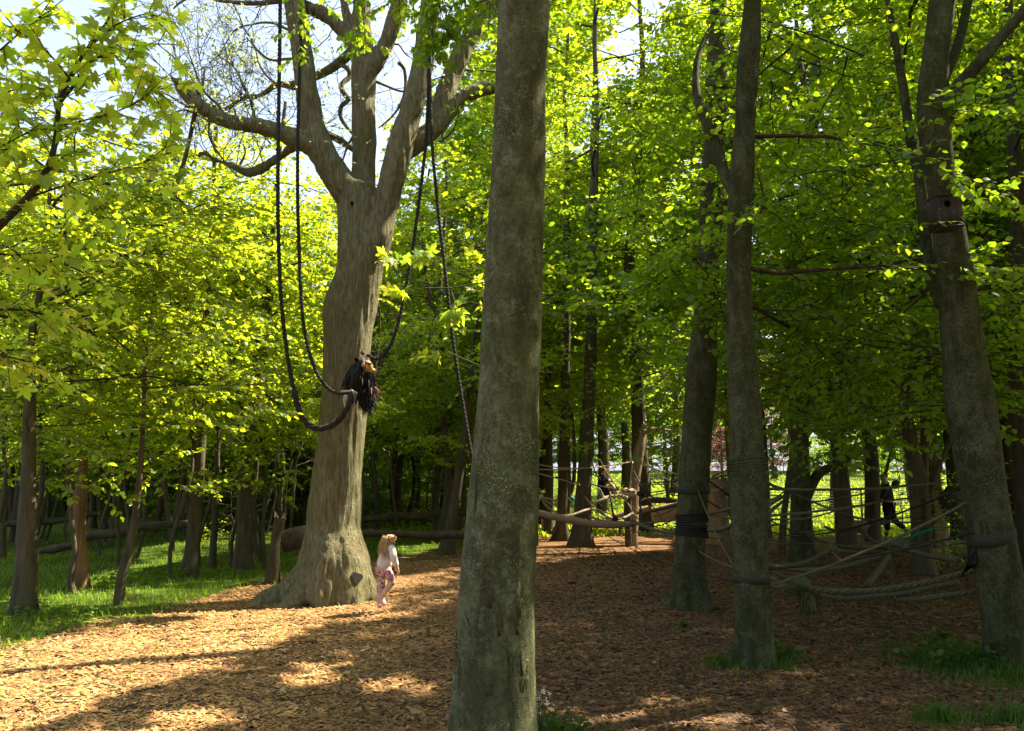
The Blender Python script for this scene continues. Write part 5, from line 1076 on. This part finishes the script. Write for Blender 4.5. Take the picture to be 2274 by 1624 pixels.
rl = R_(404); AN = [(1545, 1090, 10.8), (1545, 1141, 10.8), (1536, 1184, 10.8), (1659, 1040, 7.5), (1664, 1120, 7.5), (1672, 1288, 7.5), (1780, 1090, 16.2), (1780, 1187, 16.2), (2042, 1110, 14.6), (2050, 1190, 14.6), (2187, 1190, 7.5), (2175, 1080, 7.5), (1408, 1050, 21), (1405, 1110, 21), (1298, 1085, 20.4), (1294, 1140, 20.4), (2092, 1110, 16.8), (1252, 1090, 22.8)]
for q in range(34):
    i, j = rl.choice(len(AN), 2, replace=False); A_, B_ = AN[i], AN[j]
    if abs(A_[0]-B_[0]) < 90 or abs(A_[0]-B_[0]) > 620: continue
    a, b = P(A_[0], A_[1]+rl.normal(0, 14), A_[2]), P(B_[0], B_[1]+rl.normal(0, 14), B_[2]); m = (a+b)/2-UP*(.05+.22*rl.random()); L_ = np.linalg.norm(b-a); tq = np.linspace(0, 1, 9)[:, None]
    pts = a*(1-tq)+b*tq-UP*4*tq*(1-tq)*(.04+.035*L_*rl.random()); R_q = (.007+.009*rl.random())
    V, F = tube(pts, np.full(9, R_q), 5, .12); link('line', mesh_np('line', V-np.array(lroot.location), F, True), grey if q % 3 else M['rope_black'], lroot)
froot = thing('wire_fence', P(*CR(900, 880), 28.), 'low fence of thin pale wires along the edge of the sunny lawn', 'fence')
for vv in (792, 812, 830, 848, 864, 880, 897):
    net_rope(froot, CR, [(200, vv+2), (600, vv), (1000, vv-1), (1400, vv+1), (1900, vv)], 28.4, 28.4, 1.6, M['wire'], 'wire', False)
for x in (330, 825, 1480, 1830):
    a, b = P(*CR(x, 780), 28.45), P(*CR(x, 780), 28.45); b = b.copy(); b[2] = float(tz(b[0], b[1]))-.1; V, F = tube(np.array([b, a]), [.04, .035], 8); link('post', mesh_np('post', V-np.array(froot.location), F, True), M['dead_wood'], froot)
f2 = thing('fence_posts', P(1482, 1105, 33), 'dark fence post standing on the lawn between the pole and the netted beech', 'post')
a = P(1482, 1048, 33); b = a.copy(); b[2] = float(tz(b[0], b[1]))-.2; V, F = tube(np.array([b, a]), [.09, .08], 10); link('post', mesh_np('post', V-np.array(f2.location), F, True), M['bark_dark'], f2)
tag(blob('old_tyre_pad', P(*CR(1410, 870), 15.8), (.2, .1, .32), M['strap'], seed=31, amp=.25), 'dark bundle of netting hanging by the nest box beech', 'net bundle')
print('ropes', time.time()-T0)
# ------------------------------------------------------------------ nest box on the leaning beech
def NBp(x, y, d): return P(1999+.1242*x, 385.1+.1242*y, d)
cN, nN = on_trunk(csp, csr, 2098, 476, 0); ncen = NBp(795, 720, 7.02); nb = thing('nest_box', ncen, 'dark wooden bird nest box with a round hole on the leaning beech', 'nest box')
wN, hN, dN = .226, .262, .16; tiltm = math.radians(-4); rot = np.array([[math.cos(tiltm), 0, math.sin(tiltm)], [0, 1, 0], [-math.sin(tiltm), 0, math.cos(tiltm)]])
def nbx(name, c, s, mat=M['box_wood']):
    V, F = box(c, s); link(name, mesh_np(name, V@rot.T, F), mat, nb)
n = 32; a = np.arange(n)*2*math.pi/n+math.pi/4; hx, hz, hr = -.012, .062, .030
sq = np.array([(np.clip(math.cos(t)*1.5, -1, 1)*wN/2, np.clip(math.sin(t)*1.5, -1, 1)*hN/2) for t in a]); hole = np.c_[np.cos(a)*hr+hx, np.sin(a)*hr+hz]
V = np.concatenate([np.c_[sq[:, 0], np.full(n, y), sq[:, 1]] for y in (-.09, -.072)]+[np.c_[hole[:, 0], np.full(n, y), hole[:, 1]] for y in (-.09, -.072)]); F = []
for i in range(n):
    j = (i+1) % n; F += [(i, j, 2*n+j, 2*n+i), (n+i, 3*n+i, 3*n+j, n+j), (2*n+i, 2*n+j, 3*n+j, 3*n+i), (i, n+i, n+j, j)]
link('front_board', mesh_np('front_board', V@rot.T, np.array(F)), M['box_wood'], nb)
nbx('side_board', (-wN/2+.008, .012, 0), (.016, .166, hN-.004)); nbx('side_board', (wN/2-.008, .012, 0), (.016, .166, hN-.004)); nbx('roof', (0, .0, hN/2+.012), (wN+.006, .20, .018)); nbx('floor_board', (0, -.012, -hN/2-.012), (wN-.02, .19, .018)); nbx('back_board', (0, .10, 0), (wN-.03, .02, hN+.02)); nbx('nest_hollow_shade', (0, .03, 0), (wN-.05, .12, hN-.03), M['hole'])  # dark block behind the hole paints the shade inside the box
for x, z in ((.03, -.02), (-.09, .02)): blob('nail', (rot@np.array([x, -.092, z])), (.004, .003, .004), M['wire'], nb, (0, 0, 0), 1, 0, 1)
# ------------------------------------------------------------------ people
def hand(J, E, wrist, w0, d, side, r, tag_, palm=.08):
    """palm, four unequal bent fingers and a thumb, as chains of the same body"""
    d = nrm(np.array(d)); s = nrm(np.array(side)); cu = nrm(np.cross(d, s)); J[tag_+'palm'] = (w0+d*palm*.55, r*1.05); E.append((wrist, tag_+'palm'))
    for i, (off, ln) in enumerate([(-1.1, .85), (-.36, 1.0), (.36, .94), (1.1, .74)]):
        b = w0+d*palm+s*off*r*.75; J[f'{tag_}k{i}'] = (b, r*.42); J[f'{tag_}f{i}'] = (b+d*palm*.45*ln+cu*palm*.12, r*.36); J[f'{tag_}t{i}'] = (b+d*palm*.72*ln+cu*palm*.40, r*.28)
        E += [(tag_+'palm', f'{tag_}k{i}'), (f'{tag_}k{i}', f'{tag_}f{i}'), (f'{tag_}f{i}', f'{tag_}t{i}')]
    J[tag_+'th'] = (w0+d*palm*.5-s*r*1.5+cu*r*.4, r*.4); J[tag_+'tt'] = (w0+d*palm*.85-s*r*1.7+cu*r*.9, r*.32); E += [(tag_+'palm', tag_+'th'), (tag_+'th', tag_+'tt')]
def lerp(a, b, t): return np.array(a)*(1-t)+np.array(b)*t
def face_bits(root, base, c, f, r, mat):
    f = nrm(np.array(f)); s = nrm(np.cross(f, UP))
    blob('nose', c+f*r*1.0-UP*r*.1, (r*.16, r*.2, r*.2), mat, root, base, 1, .1, 2)
    for q in (-1, 1):
        blob('eye', c+f*r*.86+s*q*r*.36+UP*r*.08, (r*.13, r*.1, r*.09), M['eye'], root, base, 2, 0, 2); blob('ear', c+s*q*r*.98-UP*r*.05-f*r*.1, (r*.12, r*.2, r*.28), mat, root, base, 3, .1, 2)
    blob('mouth', c+f*r*.88-UP*r*.48, (r*.28, r*.1, r*.07), M['ape_face'], root, base, 4, 0, 2)
# the child
def K(x, y, dd=0): return P(806.9+.1299*x, 1155.3+.1299*y, 10.3+dd)
kb = G(842, 1349); kid = thing('person', kb, 'small child with long fair hair walking in pale sweatshirt and floral leggings', 'person'); kb = np.array(kid.location)
FD = nrm(np.array([.8, .6, 0])); SD = nrm(np.cross(FD, UP)); hr_ = .085
foot_l, foot_r = K(262, 1478, .04), K(352, 1448, -.06)
J = {'pelvis': (K(345, 850), .064), 'waist': (K(365, 700), .07), 'chest': (K(415, 540), .08), 'neck': (K(450, 415), .034), 'head': (K(463, 330), .062), 'crown': (K(468, 240), .074),
     'shr': (K(485, 470, -.07), .038), 'elr': (K(515, 640, -.10), .030), 'wrr': (K(575, 815, -.06), .022), 'shl': (K(355, 470, .07), .036), 'ell': (K(330, 620, .14), .028), 'wrl': (K(420, 760, .18), .022),
     'hipr': (K(425, 880, -.045), .052), 'knr': (K(488, 1065, -.03), .043), 'clr': (K(400, 1190, -.05), .040), 'anr': (K(315, 1300, -.06), .025), 'her': (K(320, 1370, -.05), .027), 'toer': (K(372, 1462, -.1), .022),
     'hipl': (K(285, 870, .045), .051), 'knl': (K(318, 1090, .05), .042), 'cll': (K(285, 1220, .05), .038), 'anl': (K(262, 1390, .04), .025), 'toel': (K(290, 1488, -.02), .022)}
E = [('pelvis', 'waist'), ('waist', 'chest'), ('chest', 'neck'), ('neck', 'head'), ('head', 'crown'), ('chest', 'shr'), ('shr', 'elr'), ('elr', 'wrr'), ('chest', 'shl'), ('shl', 'ell'), ('ell', 'wrl'), ('pelvis', 'hipr'), ('hipr', 'knr'), ('knr', 'clr'), ('clr', 'anr'), ('anr', 'her'), ('her', 'toer'), ('pelvis', 'hipl'), ('hipl', 'knl'), ('knl', 'cll'), ('cll', 'anl'), ('anl', 'toel')]
hand(J, E, 'wrr', J['wrr'][0], J['wrr'][0]-J['elr'][0], SD, .017, 'hr', .05); hand(J, E, 'wrl', J['wrl'][0], J['wrl'][0]-J['ell'][0], SD, .017, 'hl', .05)
skin('body', J, E, M['skin'], kid, kb)
g_ = lambda n, k=1.0, o=(0, 0, 0): (J[n][0]+np.array(o), J[n][1]*k)
sj = {'hem': (lerp(J['pelvis'][0], J['waist'][0], .12), .108), 'waist': g_('waist', 1.5), 'chest': g_('chest', 1.28), 'col': (lerp(J['chest'][0], J['neck'][0], .75), .052), 'shr': g_('shr', 1.35), 'elr': g_('elr', 1.6), 'cr': (lerp(J['elr'][0], J['wrr'][0], .93), .036), 'shl': g_('shl', 1.35), 'ell': g_('ell', 1.6), 'cl': (lerp(J['ell'][0], J['wrl'][0], .93), .034)}
skin('sweatshirt', sj, [('hem', 'waist'), ('waist', 'chest'), ('chest', 'col'), ('chest', 'shr'), ('shr', 'elr'), ('elr', 'cr'), ('chest', 'shl'), ('shl', 'ell'), ('ell', 'cl')], M['shirt'], kid, kb)
lj = {'p': (J['pelvis'][0]-UP*.01, .068), 'hr': (J['hipr'][0], .057), 'tr': (lerp(J['hipr'][0], J['knr'][0], .6), .058), 'kr': (J['knr'][0], .052), 'er': (lerp(J['knr'][0], J['clr'][0], .45), .051), 'hl': (J['hipl'][0], .056), 'tl': (lerp(J['hipl'][0], J['knl'][0], .6), .057), 'kl': (J['knl'][0], .050), 'cl': (J['cll'][0], .047), 'al': (lerp(J['cll'][0], J['anl'][0], .85), .036)}
skin('leggings', lj, [('p', 'hr'), ('hr', 'tr'), ('tr', 'kr'), ('kr', 'er'), ('p', 'hl'), ('hl', 'tl'), ('tl', 'kl'), ('kl', 'cl'), ('cl', 'al')], M['floral'], kid, kb)
for s in 'rl':
    h = J['her'][0] if s == 'r' else J['anl'][0]-UP*.02; t = J['toe'+s][0]; skin('shoe', {'a': (h+UP*.02, .034), 'b': (lerp(h, t, .5)-UP*.004, .034), 'c': (t, .029)}, [('a', 'b'), ('b', 'c')], M['shoe_pink'], kid, kb)
hc = lerp(J['head'][0], J['crown'][0], .65); face_bits(kid, kb, hc-UP*.012, FD, .072, M['skin'])
hj = {'top': (hc+UP*.018-FD*.012, .088), 'back': (hc-FD*.045-UP*.03, .075), 'nape': (K(410, 380, -.0)-FD*.02, .062), 'tip': (K(385, 440, -.02), .045), 'end': (K(360, 475, -.02), .02), 'sidr': (hc+SD*.052-UP*.03, .036), 'sidr2': (K(500, 400, -.07), .03), 'sidl': (hc-SD*.05-UP*.03, .036), 'sidl2': (K(430, 400, .07), .03)}
hair = skin('hair', hj, [('top', 'back'), ('back', 'nape'), ('nape', 'tip'), ('tip', 'end'), ('top', 'sidr'), ('sidr', 'sidr2'), ('top', 'sidl'), ('sidl', 'sidl2')], M['hair_fair'], kid, kb)
rng = R_(12); n = 500; th = rng.random(n)*6.283; pz = hc-FD*.02+np.c_[np.cos(th)*.08, np.sin(th)*.078, rng.uniform(-.07, .015, n)]; keep = ((pz-hc)@FD) < .035; pz = pz[keep]; strands('hair_strands', pz, np.repeat([-UP*1.0-FD*.25], len(pz), 0)+rng.normal(0, .08, (len(pz), 3)), .15, .004, M['hair_fair'], kid, kb, rng)
# the striding grown person by the fence
AD = 22.6
def Q(x, y, dd=0): return P(1907.3+.1298*x, 1008.7+.1298*y, AD+dd)
ab2 = G(1971, 1187); ab2 = np.array([Q(500, 1375)[0], AD, float(tz(Q(500, 1375)[0], AD))]); man = thing('person', ab2, 'grown person in drab jacket and black trousers striding left with one leg kicked back', 'person')
J = {'pelvis': (Q(510, 880), .13), 'waist': (Q(505, 770), .125), 'chest': (Q(490, 600), .15), 'neck': (Q(440, 470), .06), 'head': (Q(415, 400), .09), 'crown': (Q(412, 335), .10), 'shr': (Q(480, 540, .14), .075), 'elr': (Q(430, 690, .2), .055), 'wrr': (Q(370, 760, .2), .04), 'shl': (Q(480, 540, -.15), .075), 'ell': (Q(420, 700, -.2), .055), 'wrl': (Q(385, 790, -.2), .04),
     'hf': (Q(500, 900, -.08), .115), 'kf': (Q(480, 1120, -.08), .075), 'cf': (Q(488, 1220, -.08), .065), 'af': (Q(500, 1345, -.08), .045), 'tf': (Q(440, 1382, -.08), .04), 'hb': (Q(530, 900, .08), .115), 'kb': (Q(600, 1130, .08), .078), 'cb': (Q(700, 1200, .08), .065), 'ab': (Q(800, 1275, .08), .045), 'tb': (Q(830, 1345, .08), .04)}
E = [('pelvis', 'waist'), ('waist', 'chest'), ('chest', 'neck'), ('neck', 'head'), ('head', 'crown'), ('chest', 'shr'), ('shr', 'elr'), ('elr', 'wrr'), ('chest', 'shl'), ('shl', 'ell'), ('ell', 'wrl'), ('pelvis', 'hf'), ('hf', 'kf'), ('kf', 'cf'), ('cf', 'af'), ('af', 'tf'), ('pelvis', 'hb'), ('hb', 'kb'), ('kb', 'cb'), ('cb', 'ab'), ('ab', 'tb')]
LD = np.array([-1., 0, 0]); hand(J, E, 'wrr', J['wrr'][0], J['wrr'][0]-J['elr'][0], np.array([0, 1., 0]), .032, 'hr', .09); hand(J, E, 'wrl', J['wrl'][0], J['wrl'][0]-J['ell'][0], np.array([0, 1., 0]), .032, 'hl', .09)
skin('body', J, E, M['skin'], man, ab2)
skin('jacket', {'h': (lerp(J['pelvis'][0], J['waist'][0], .3), .165), 'w': g_('waist', 1.25), 'c': g_('chest', 1.15), 'k': (lerp(J['chest'][0], J['neck'][0], .7), .09), 'sr': g_('shr', 1.2), 'er': g_('elr', 1.3), 'wr': (lerp(J['elr'][0], J['wrr'][0], .92), .055), 'sl': g_('shl', 1.2), 'el': g_('ell', 1.3), 'wl': (lerp(J['ell'][0], J['wrl'][0], .92), .055)}, [('h', 'w'), ('w', 'c'), ('c', 'k'), ('c', 'sr'), ('sr', 'er'), ('er', 'wr'), ('c', 'sl'), ('sl', 'el'), ('el', 'wl')], M['jacket'], man, ab2)
skin('trousers', {'p': g_('pelvis', 1.1), 'hf': g_('hf', 1.1), 'kf': g_('kf', 1.2), 'af': (J['af'][0]+UP*.03, .07), 'hb': g_('hb', 1.1), 'kb': g_('kb', 1.2), 'ab': (lerp(J['cb'][0], J['ab'][0], .9), .07)}, [('p', 'hf'), ('hf', 'kf'), ('kf', 'af'), ('p', 'hb'), ('hb', 'kb'), ('kb', 'ab')], M['black'], man, ab2)
for a_, t_ in (('af', 'tf'), ('ab', 'tb')): skin('shoe', {'a': (J[a_][0]-UP*.02, .06), 'b': (lerp(J[a_][0], J[t_][0], .6), .055), 'c': (J[t_][0], .045)}, [('a', 'b'), ('b', 'c')], M['black'], man, ab2)
hc = lerp(J['head'][0], J['crown'][0], .6); face_bits(man, ab2, hc-UP*.02, LD, .105, M['skin'])
skin('hair', {'a': (hc+UP*.05-LD*.02, .105), 'b': (hc-LD*.07-UP*.01, .085), 'c': (hc-LD*.06-UP*.09, .05)}, [('a', 'b'), ('b', 'c')], M['hair_brown'], man, ab2)
skin('rucksack', {'a': (Q(620, 440, 0), .11), 'b': (Q(640, 500, 0), .12), 'c': (Q(590, 600, 0), .10)}, [('a', 'b'), ('b', 'c')], M['green_cloth'], man, ab2)
# the climber sitting in the net
CD = 20.6
def S_(x, y, dd=0): return P(1283.8+.1016*x, 990.4+.1016*y, CD+dd)
sb3 = S_(560, 1020); sit = thing('person', sb3, 'climber with long brown hair and dark clothes sitting in the rope net', 'person')
J = {'pelvis': (S_(540, 960), .12), 'waist': (S_(520, 850), .11), 'chest': (S_(510, 700), .13), 'neck': (S_(540, 590), .05), 'head': (S_(560, 540), .075), 'crown': (S_(570, 465), .085), 'shr': (S_(540, 660, -.14), .06), 'elr': (S_(580, 750, -.18), .048), 'wrr': (S_(690, 765, -.16), .036), 'shl': (S_(520, 660, .14), .06), 'ell': (S_(640, 860, .1), .048), 'wrl': (S_(750, 900, .05), .036),
     'h1': (S_(570, 970, -.1), .10), 'k1': (S_(740, 860, -.12), .07), 'a1': (S_(810, 1000, -.12), .045), 't1': (S_(840, 1050, -.14), .035), 'h2': (S_(570, 970, .1), .10), 'k2': (S_(720, 900, .14), .07), 'a2': (S_(760, 1040, .14), .045), 't2': (S_(810, 1075, .14), .035)}
E = [('pelvis', 'waist'), ('waist', 'chest'), ('chest', 'neck'), ('neck', 'head'), ('head', 'crown'), ('chest', 'shr'), ('shr', 'elr'), ('elr', 'wrr'), ('chest', 'shl'), ('shl', 'ell'), ('ell', 'wrl'), ('pelvis', 'h1'), ('h1', 'k1'), ('k1', 'a1'), ('a1', 't1'), ('pelvis', 'h2'), ('h2', 'k2'), ('k2', 'a2'), ('a2', 't2')]
RD = np.array([1., 0, 0]); hand(J, E, 'wrr', J['wrr'][0], J['wrr'][0]-J['elr'][0], np.array([0, 1., 0]), .03, 'hr', .08); hand(J, E, 'wrl', J['wrl'][0], J['wrl'][0]-J['ell'][0], np.array([0, 1., 0]), .03, 'hl', .08)
skin('body', J, E, M['skin'], sit, sb3)
skin('top', {'h': g_('pelvis', 1.15), 'w': g_('waist', 1.25), 'c': g_('chest', 1.12), 'k': (lerp(J['chest'][0], J['neck'][0], .6), .075), 'sr': g_('shr', 1.2), 'er': g_('elr', 1.25), 'wr': (lerp(J['elr'][0], J['wrr'][0], .85), .05), 'sl': g_('shl', 1.2), 'el': g_('ell', 1.25), 'wl': (lerp(J['ell'][0], J['wrl'][0], .8), .05)}, [('h', 'w'), ('w', 'c'), ('c', 'k'), ('c', 'sr'), ('sr', 'er'), ('er', 'wr'), ('c', 'sl'), ('sl', 'el'), ('el', 'wl')], M['black'], sit, sb3)
skin('shorts', {'p': g_('pelvis', 1.1), 'h1': g_('h1', 1.15), 'k1': (lerp(J['h1'][0], J['k1'][0], .75), .09), 'h2': g_('h2', 1.15), 'k2': (lerp(J['h2'][0], J['k2'][0], .75), .09)}, [('p', 'h1'), ('h1', 'k1'), ('p', 'h2'), ('h2', 'k2')], M['black'], sit, sb3)
for q in '12': skin('shoe', {'a': (J['a'+q][0]-UP*.03, .05), 'c': (J['t'+q][0]-UP*.02, .045)}, [('a', 'c')], M['shoe_pink'], sit, sb3)
hc = lerp(J['head'][0], J['crown'][0], .6); face_bits(sit, sb3, hc-UP*.02, RD, .09, M['skin'])
skin('hair', {'a': (hc+UP*.035-RD*.02, .10), 'b': (hc-RD*.06-UP*.04, .085), 'c': (S_(560, 620, -.07), .07), 'd': (S_(585, 690, -.1), .05), 'e': (S_(590, 730, -.1), .02)}, [('a', 'b'), ('b', 'c'), ('c', 'd'), ('d', 'e')], M['hair_brown'], sit, sb3)
print('people', time.time()-T0)
# ------------------------------------------------------------------ wood chips, grass and small plants
rng = R_(303)
def scatter(n, y0, y1, keepfn, margin=.25):
    y = y0*(y1/y0)**rng.random(n); u = -2274*margin+2274*(1+2*margin)*rng.random(n); x = (u-1137)/FPX*y
    k = keepfn(x, y); return x[k], y[k]
GM = lambda x, y: grass_mask(x, y)+rng.normal(0, .22, len(x))
x, y = scatter(150000, 3.6, 19, lambda x, y: GM(x, y) < .5, .14); n = len(x)
c = np.c_[x, y, tz(x, y)+.003+.010*rng.random(n)]; s = (.015+.024*rng.random(n)**2.2)*np.where(rng.random(n) < .02, 1.9, 1.0)*np.clip(.85+y*.03, .9, 1.6); az = rng.random(n)*6.283; w_ = .28+.4*rng.random(n)
d = np.c_[np.cos(az), np.sin(az), rng.normal(0, .25, n)]; sd = np.c_[-np.sin(az), np.cos(az), rng.normal(0, .28, n)]; up = np.cross(d, sd)
t = np.array([(-1, -.8, 0), (-.7, .9, 0), (1, .1, 0), (.1, 0, .42)])
V = c[:, None]+s[:, None, None]*(t[None, :, 0:1]*d[:, None]+t[None, :, 1:2]*(sd*w_[:, None])[:, None]+t[None, :, 2:3]*(up*w_[:, None])[:, None])
F = (np.array([(0, 2, 3), (2, 1, 3), (1, 0, 3)])[None]+4*np.arange(n)[:, None, None]).reshape(-1, 3)
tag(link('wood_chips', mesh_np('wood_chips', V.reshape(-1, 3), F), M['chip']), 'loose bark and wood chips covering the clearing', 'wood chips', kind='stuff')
xt, yt = scatter(900, 4, 16, lambda x, y: GM(x, y) < .7, .1); tw_ = []
for a_, b_ in zip(xt, yt):
    l = .06+.22*rng.random()**2; th_ = rng.random()*6.28; q = np.array([a_, b_, float(tz(a_, b_))+.012]); e = np.array([math.cos(th_), math.sin(th_), 0])*l; tw_.append(tube(np.array([q-e, q+rng.normal(0, .012, 3)*np.array([1, 1, .3]), q+e+UP*.006]), np.array([.004, .005, .003]), 4, cap=False))
tubes_obj('fallen_twigs', tw_, M['old_log'], kind='stuff'); tag(bpy.data.objects['fallen_twigs'], 'small dead twigs strewn over the chips', 'twigs')
xt, yt = scatter(2600, 4, 18, lambda x, y: x > -1.5, .1); n = len(xt); az = rng.random(n)*6.283; V, F = leaf_geo(np.c_[xt, yt, tz(xt, yt)+.016], np.c_[np.cos(az), np.sin(az), rng.normal(0, .2, n)], UP+rng.normal(0, .3, (n, 3)), .035+.04*rng.random(n), 'oval')
tag(link('leaf_litter', mesh_np('leaf_litter', V, F), M['litter']), 'dry brown fallen leaves among the chips', 'leaf litter', kind='stuff')
def blades(name, label, x, y, h, wd, mat, cat):
    n = len(x); az = rng.random(n)*6.283; b = np.c_[x, y, tz(x, y)-.01]; hh = h*(.5+.9*rng.random(n)); lean = np.c_[np.cos(az), np.sin(az), np.zeros(n)]*(hh*(.25+.5*rng.random(n)))[:, None]; s = np.c_[-np.sin(az+.6), np.cos(az+.6), np.zeros(n)]*wd
    V = np.stack([b-s, b+s, b+lean*.4+UP*(hh*.65)[:, None]+s*.6, b+lean*.4+UP*(hh*.65)[:, None]-s*.6, b+lean+UP*hh[:, None]*.92], 1).reshape(-1, 3); F = (np.array([(0, 1, 2), (0, 2, 3), (3, 2, 4)])[None]+5*np.arange(n)[:, None, None]).reshape(-1, 3)
    tag(link(name, mesh_np(name, V, F), mat), label, cat, kind='stuff')
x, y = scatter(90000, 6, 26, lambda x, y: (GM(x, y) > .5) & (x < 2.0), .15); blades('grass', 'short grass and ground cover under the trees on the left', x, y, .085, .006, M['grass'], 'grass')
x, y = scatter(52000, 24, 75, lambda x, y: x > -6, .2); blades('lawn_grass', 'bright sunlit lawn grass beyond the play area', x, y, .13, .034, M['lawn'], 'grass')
xs, ys = [], []
for cx, cy, r in TUFTS:
    m = int(2000*r*r)+220; a = rng.random(m)*6.283; q = r*np.abs(rng.normal(0, .55, m)); xs.append(cx+np.cos(a)*q); ys.append(cy+np.sin(a)*q)
xs, ys = np.concatenate(xs), np.concatenate(ys); blades('grass_tufts', 'dark grass tufts at the feet of the nearest trunks', xs, ys, .10, .005, M['leaf_low'], 'grass')
# broad low weeds
def weed(name, label, u, v, r, n, h, sz, mat, seed, cat='weeds'):
    g = G(u, v); rng = R_(seed); L = Leaves(); root = thing(name, g, label, cat); tb = []
    for i in range(n):
        a = rng.random()*6.283; q = r*math.sqrt(rng.random()); b = g+np.array([math.cos(a)*q, math.sin(a)*q, -.01]); hh = h*(.4+.8*rng.random()); tip = b+np.array([rng.normal(0, .05), rng.normal(0, .05), hh]); tb.append((np.array([b, (b+tip)/2, tip]), np.array([.003, .0025, .0015]), 3))
        m = 5; t = rng.random((m, 1))*.7+.3; dd = rng.normal(0, 1, (m, 3)); dd[:, 2] = rng.normal(.1, .3, m); L.add(b*(1-t)+tip*t, dd, UP+rng.normal(0, .4, (m, 3)), sz*(.6+.7*rng.random(m)))
    tubes_obj('stems', build_tubes(tb), mat, root, g, kind='stuff'); crown_obj(root, L, 'oval', mat, g, rng, cull=False, keep_all=True, parts=60, name='leaves'); return root
weed('weed_patch', 'leafy weeds at the right foot of the slender upright beech', 1715, 1462, .22, 34, .16, .07, M['leaf_low'], 1); weed('weed_patch', 'low dark weeds at the right foot of the nearest trunk', 1222, 1640, .24, 40, .15, .06, M['leaf_low'], 2); weed('weed_patch', 'small light green seedling left of the rope-banded beech', 1515, 1392, .10, 8, .07, .05, M['leaf_low'], 3); weed('weed_patch', 'weeds below the nest box beech in the bottom right corner', 2110, 1475, .45, 46, .22, .08, M['leaf_low'], 4); weed('weed_patch', 'bright seedlings in the grass by the curved sapling', 232, 1300, .5, 22, .2, .09, M['grass'], 5); weed('weed_patch', 'weeds beside the thin crooked brown stem', 330, 1285, .7, 30, .16, .08, M['grass'], 6); weed('weed_patch', 'weeds along the left edge of the chips', 50, 1385, .9, 36, .16, .08, M['grass'], 7); weed('weed_patch', 'leafy plants behind the slim fallen trunk', 880, 1160, 1.2, 40, .35, .12, M['grass'], 8)
def parsley(label, u, v, heads, seed):
    rng = R_(seed); g = G(u, v); g = np.array([g[0], g[1]-.0, g[2]]); root = thing('cow_parsley', g, label, 'wild flower'); tb = []; L = Leaves()
    for hu, hv in heads:
        top = P(hu, hv, g[1]-.05); mid = (g+top)/2+np.array([rng.normal(0, .03), 0, .05]); tb.append(tube(np.array([g, mid, top]), [.004, .003, .002], 5, .05)); 
        for i in range(9):
            a = i*.7; q = top+np.array([math.cos(a)*.028*(i % 3), math.sin(a)*.028*(i % 3), .02+.006*rng.random()]); tb.append(tube(np.array([top, q]), [.001, .001], 4)); n = 6; L.add(np.repeat(q[None], n, 0)+rng.normal(0, .006, (n, 3)), rng.normal(0, 1, (n, 3))*np.array([1, 1, .2]), UP+rng.normal(0, .2, (n, 3)), np.full(n, .011))
    tubes_obj('stem', tb, M['leaf_low'], root, g); p, d, n_, s = L.arr(); V, F = leaf_geo(p, d, n_, s, 'rhomb'); o = link('flower_heads', mesh_np('flower_heads', V-g, F), M['petal'], root); o['kind'] = 'stuff'
parsley('white cow parsley in front of the nearest trunk', 1148, 1690, [(1137, 1460), (1140, 1500), (1150, 1545), (1152, 1470)], 1); parsley('white cow parsley beside the right edge of the nearest trunk', 1200, 1665, [(1205, 1545), (1212, 1572), (1196, 1558), (1186, 1590)], 2)
# labels of the background trees, told apart by what they are seen between
MARKS = [(-9e9, 'left of the pale barked tree'), (60, 'between the pale barked tree and the broken snag'), (178, 'between the broken snag and the crooked stem'), (290, 'between the crooked stem and the dark trunk'), (437, 'between the dark trunk and the forked trunk'), (550, 'between the forked trunk and the swing tree'), (740, 'between the swing tree and the nearest trunk'), (1110, 'between the nearest trunk and the climber stem'), (1255, 'between the climber stem and the bare pole'), (1408, 'between the bare pole and the rope-banded beech'), (1540, 'between the rope-banded and the webbing-banded beech'), (1662, 'between the webbing-banded beech and the grey beech'), (1780, 'between the grey beech and the two-stemmed tree'), (2040, 'between the two-stemmed tree and the nest box beech'), (2180, 'right of the nest box beech')]
KIND = {'slim trees crowding the dark wood': 'slim woodland tree', 'thin young stems in the left hand wood': 'thin young stem', 'undergrowth bushes in the dark wood': 'undergrowth bush', 'tall background beeches on the right': 'background beech', 'distant trees behind the left wood': 'distant wood tree', 'far trees beyond the lawn': 'far lawn tree', 'bushes beyond the lawn': 'far lawn bush'}
bins = {}
for o in COL.objects:
    if o.parent is None and o.get('group') in KIND:
        u = 1137+FPX*o.location.x/o.location.y; i = max(k for k, (m_, t_) in enumerate(MARKS) if u >= m_); bins.setdefault((o['group'], i), []).append(o)
for (g_name, i), obs in bins.items():
    obs.sort(key=lambda o: o.location.length)
    for k, o in enumerate(obs):
        o['label'] = ('nearest ' if k == 0 and len(obs) > 1 else 'second nearest ' if k == 1 and len(obs) > 2 else 'rearmost ' if k > 0 else '')+KIND[g_name]+' seen '+MARKS[i][1]
bpy.context.view_layer.update()
print('all', time.time()-T0)
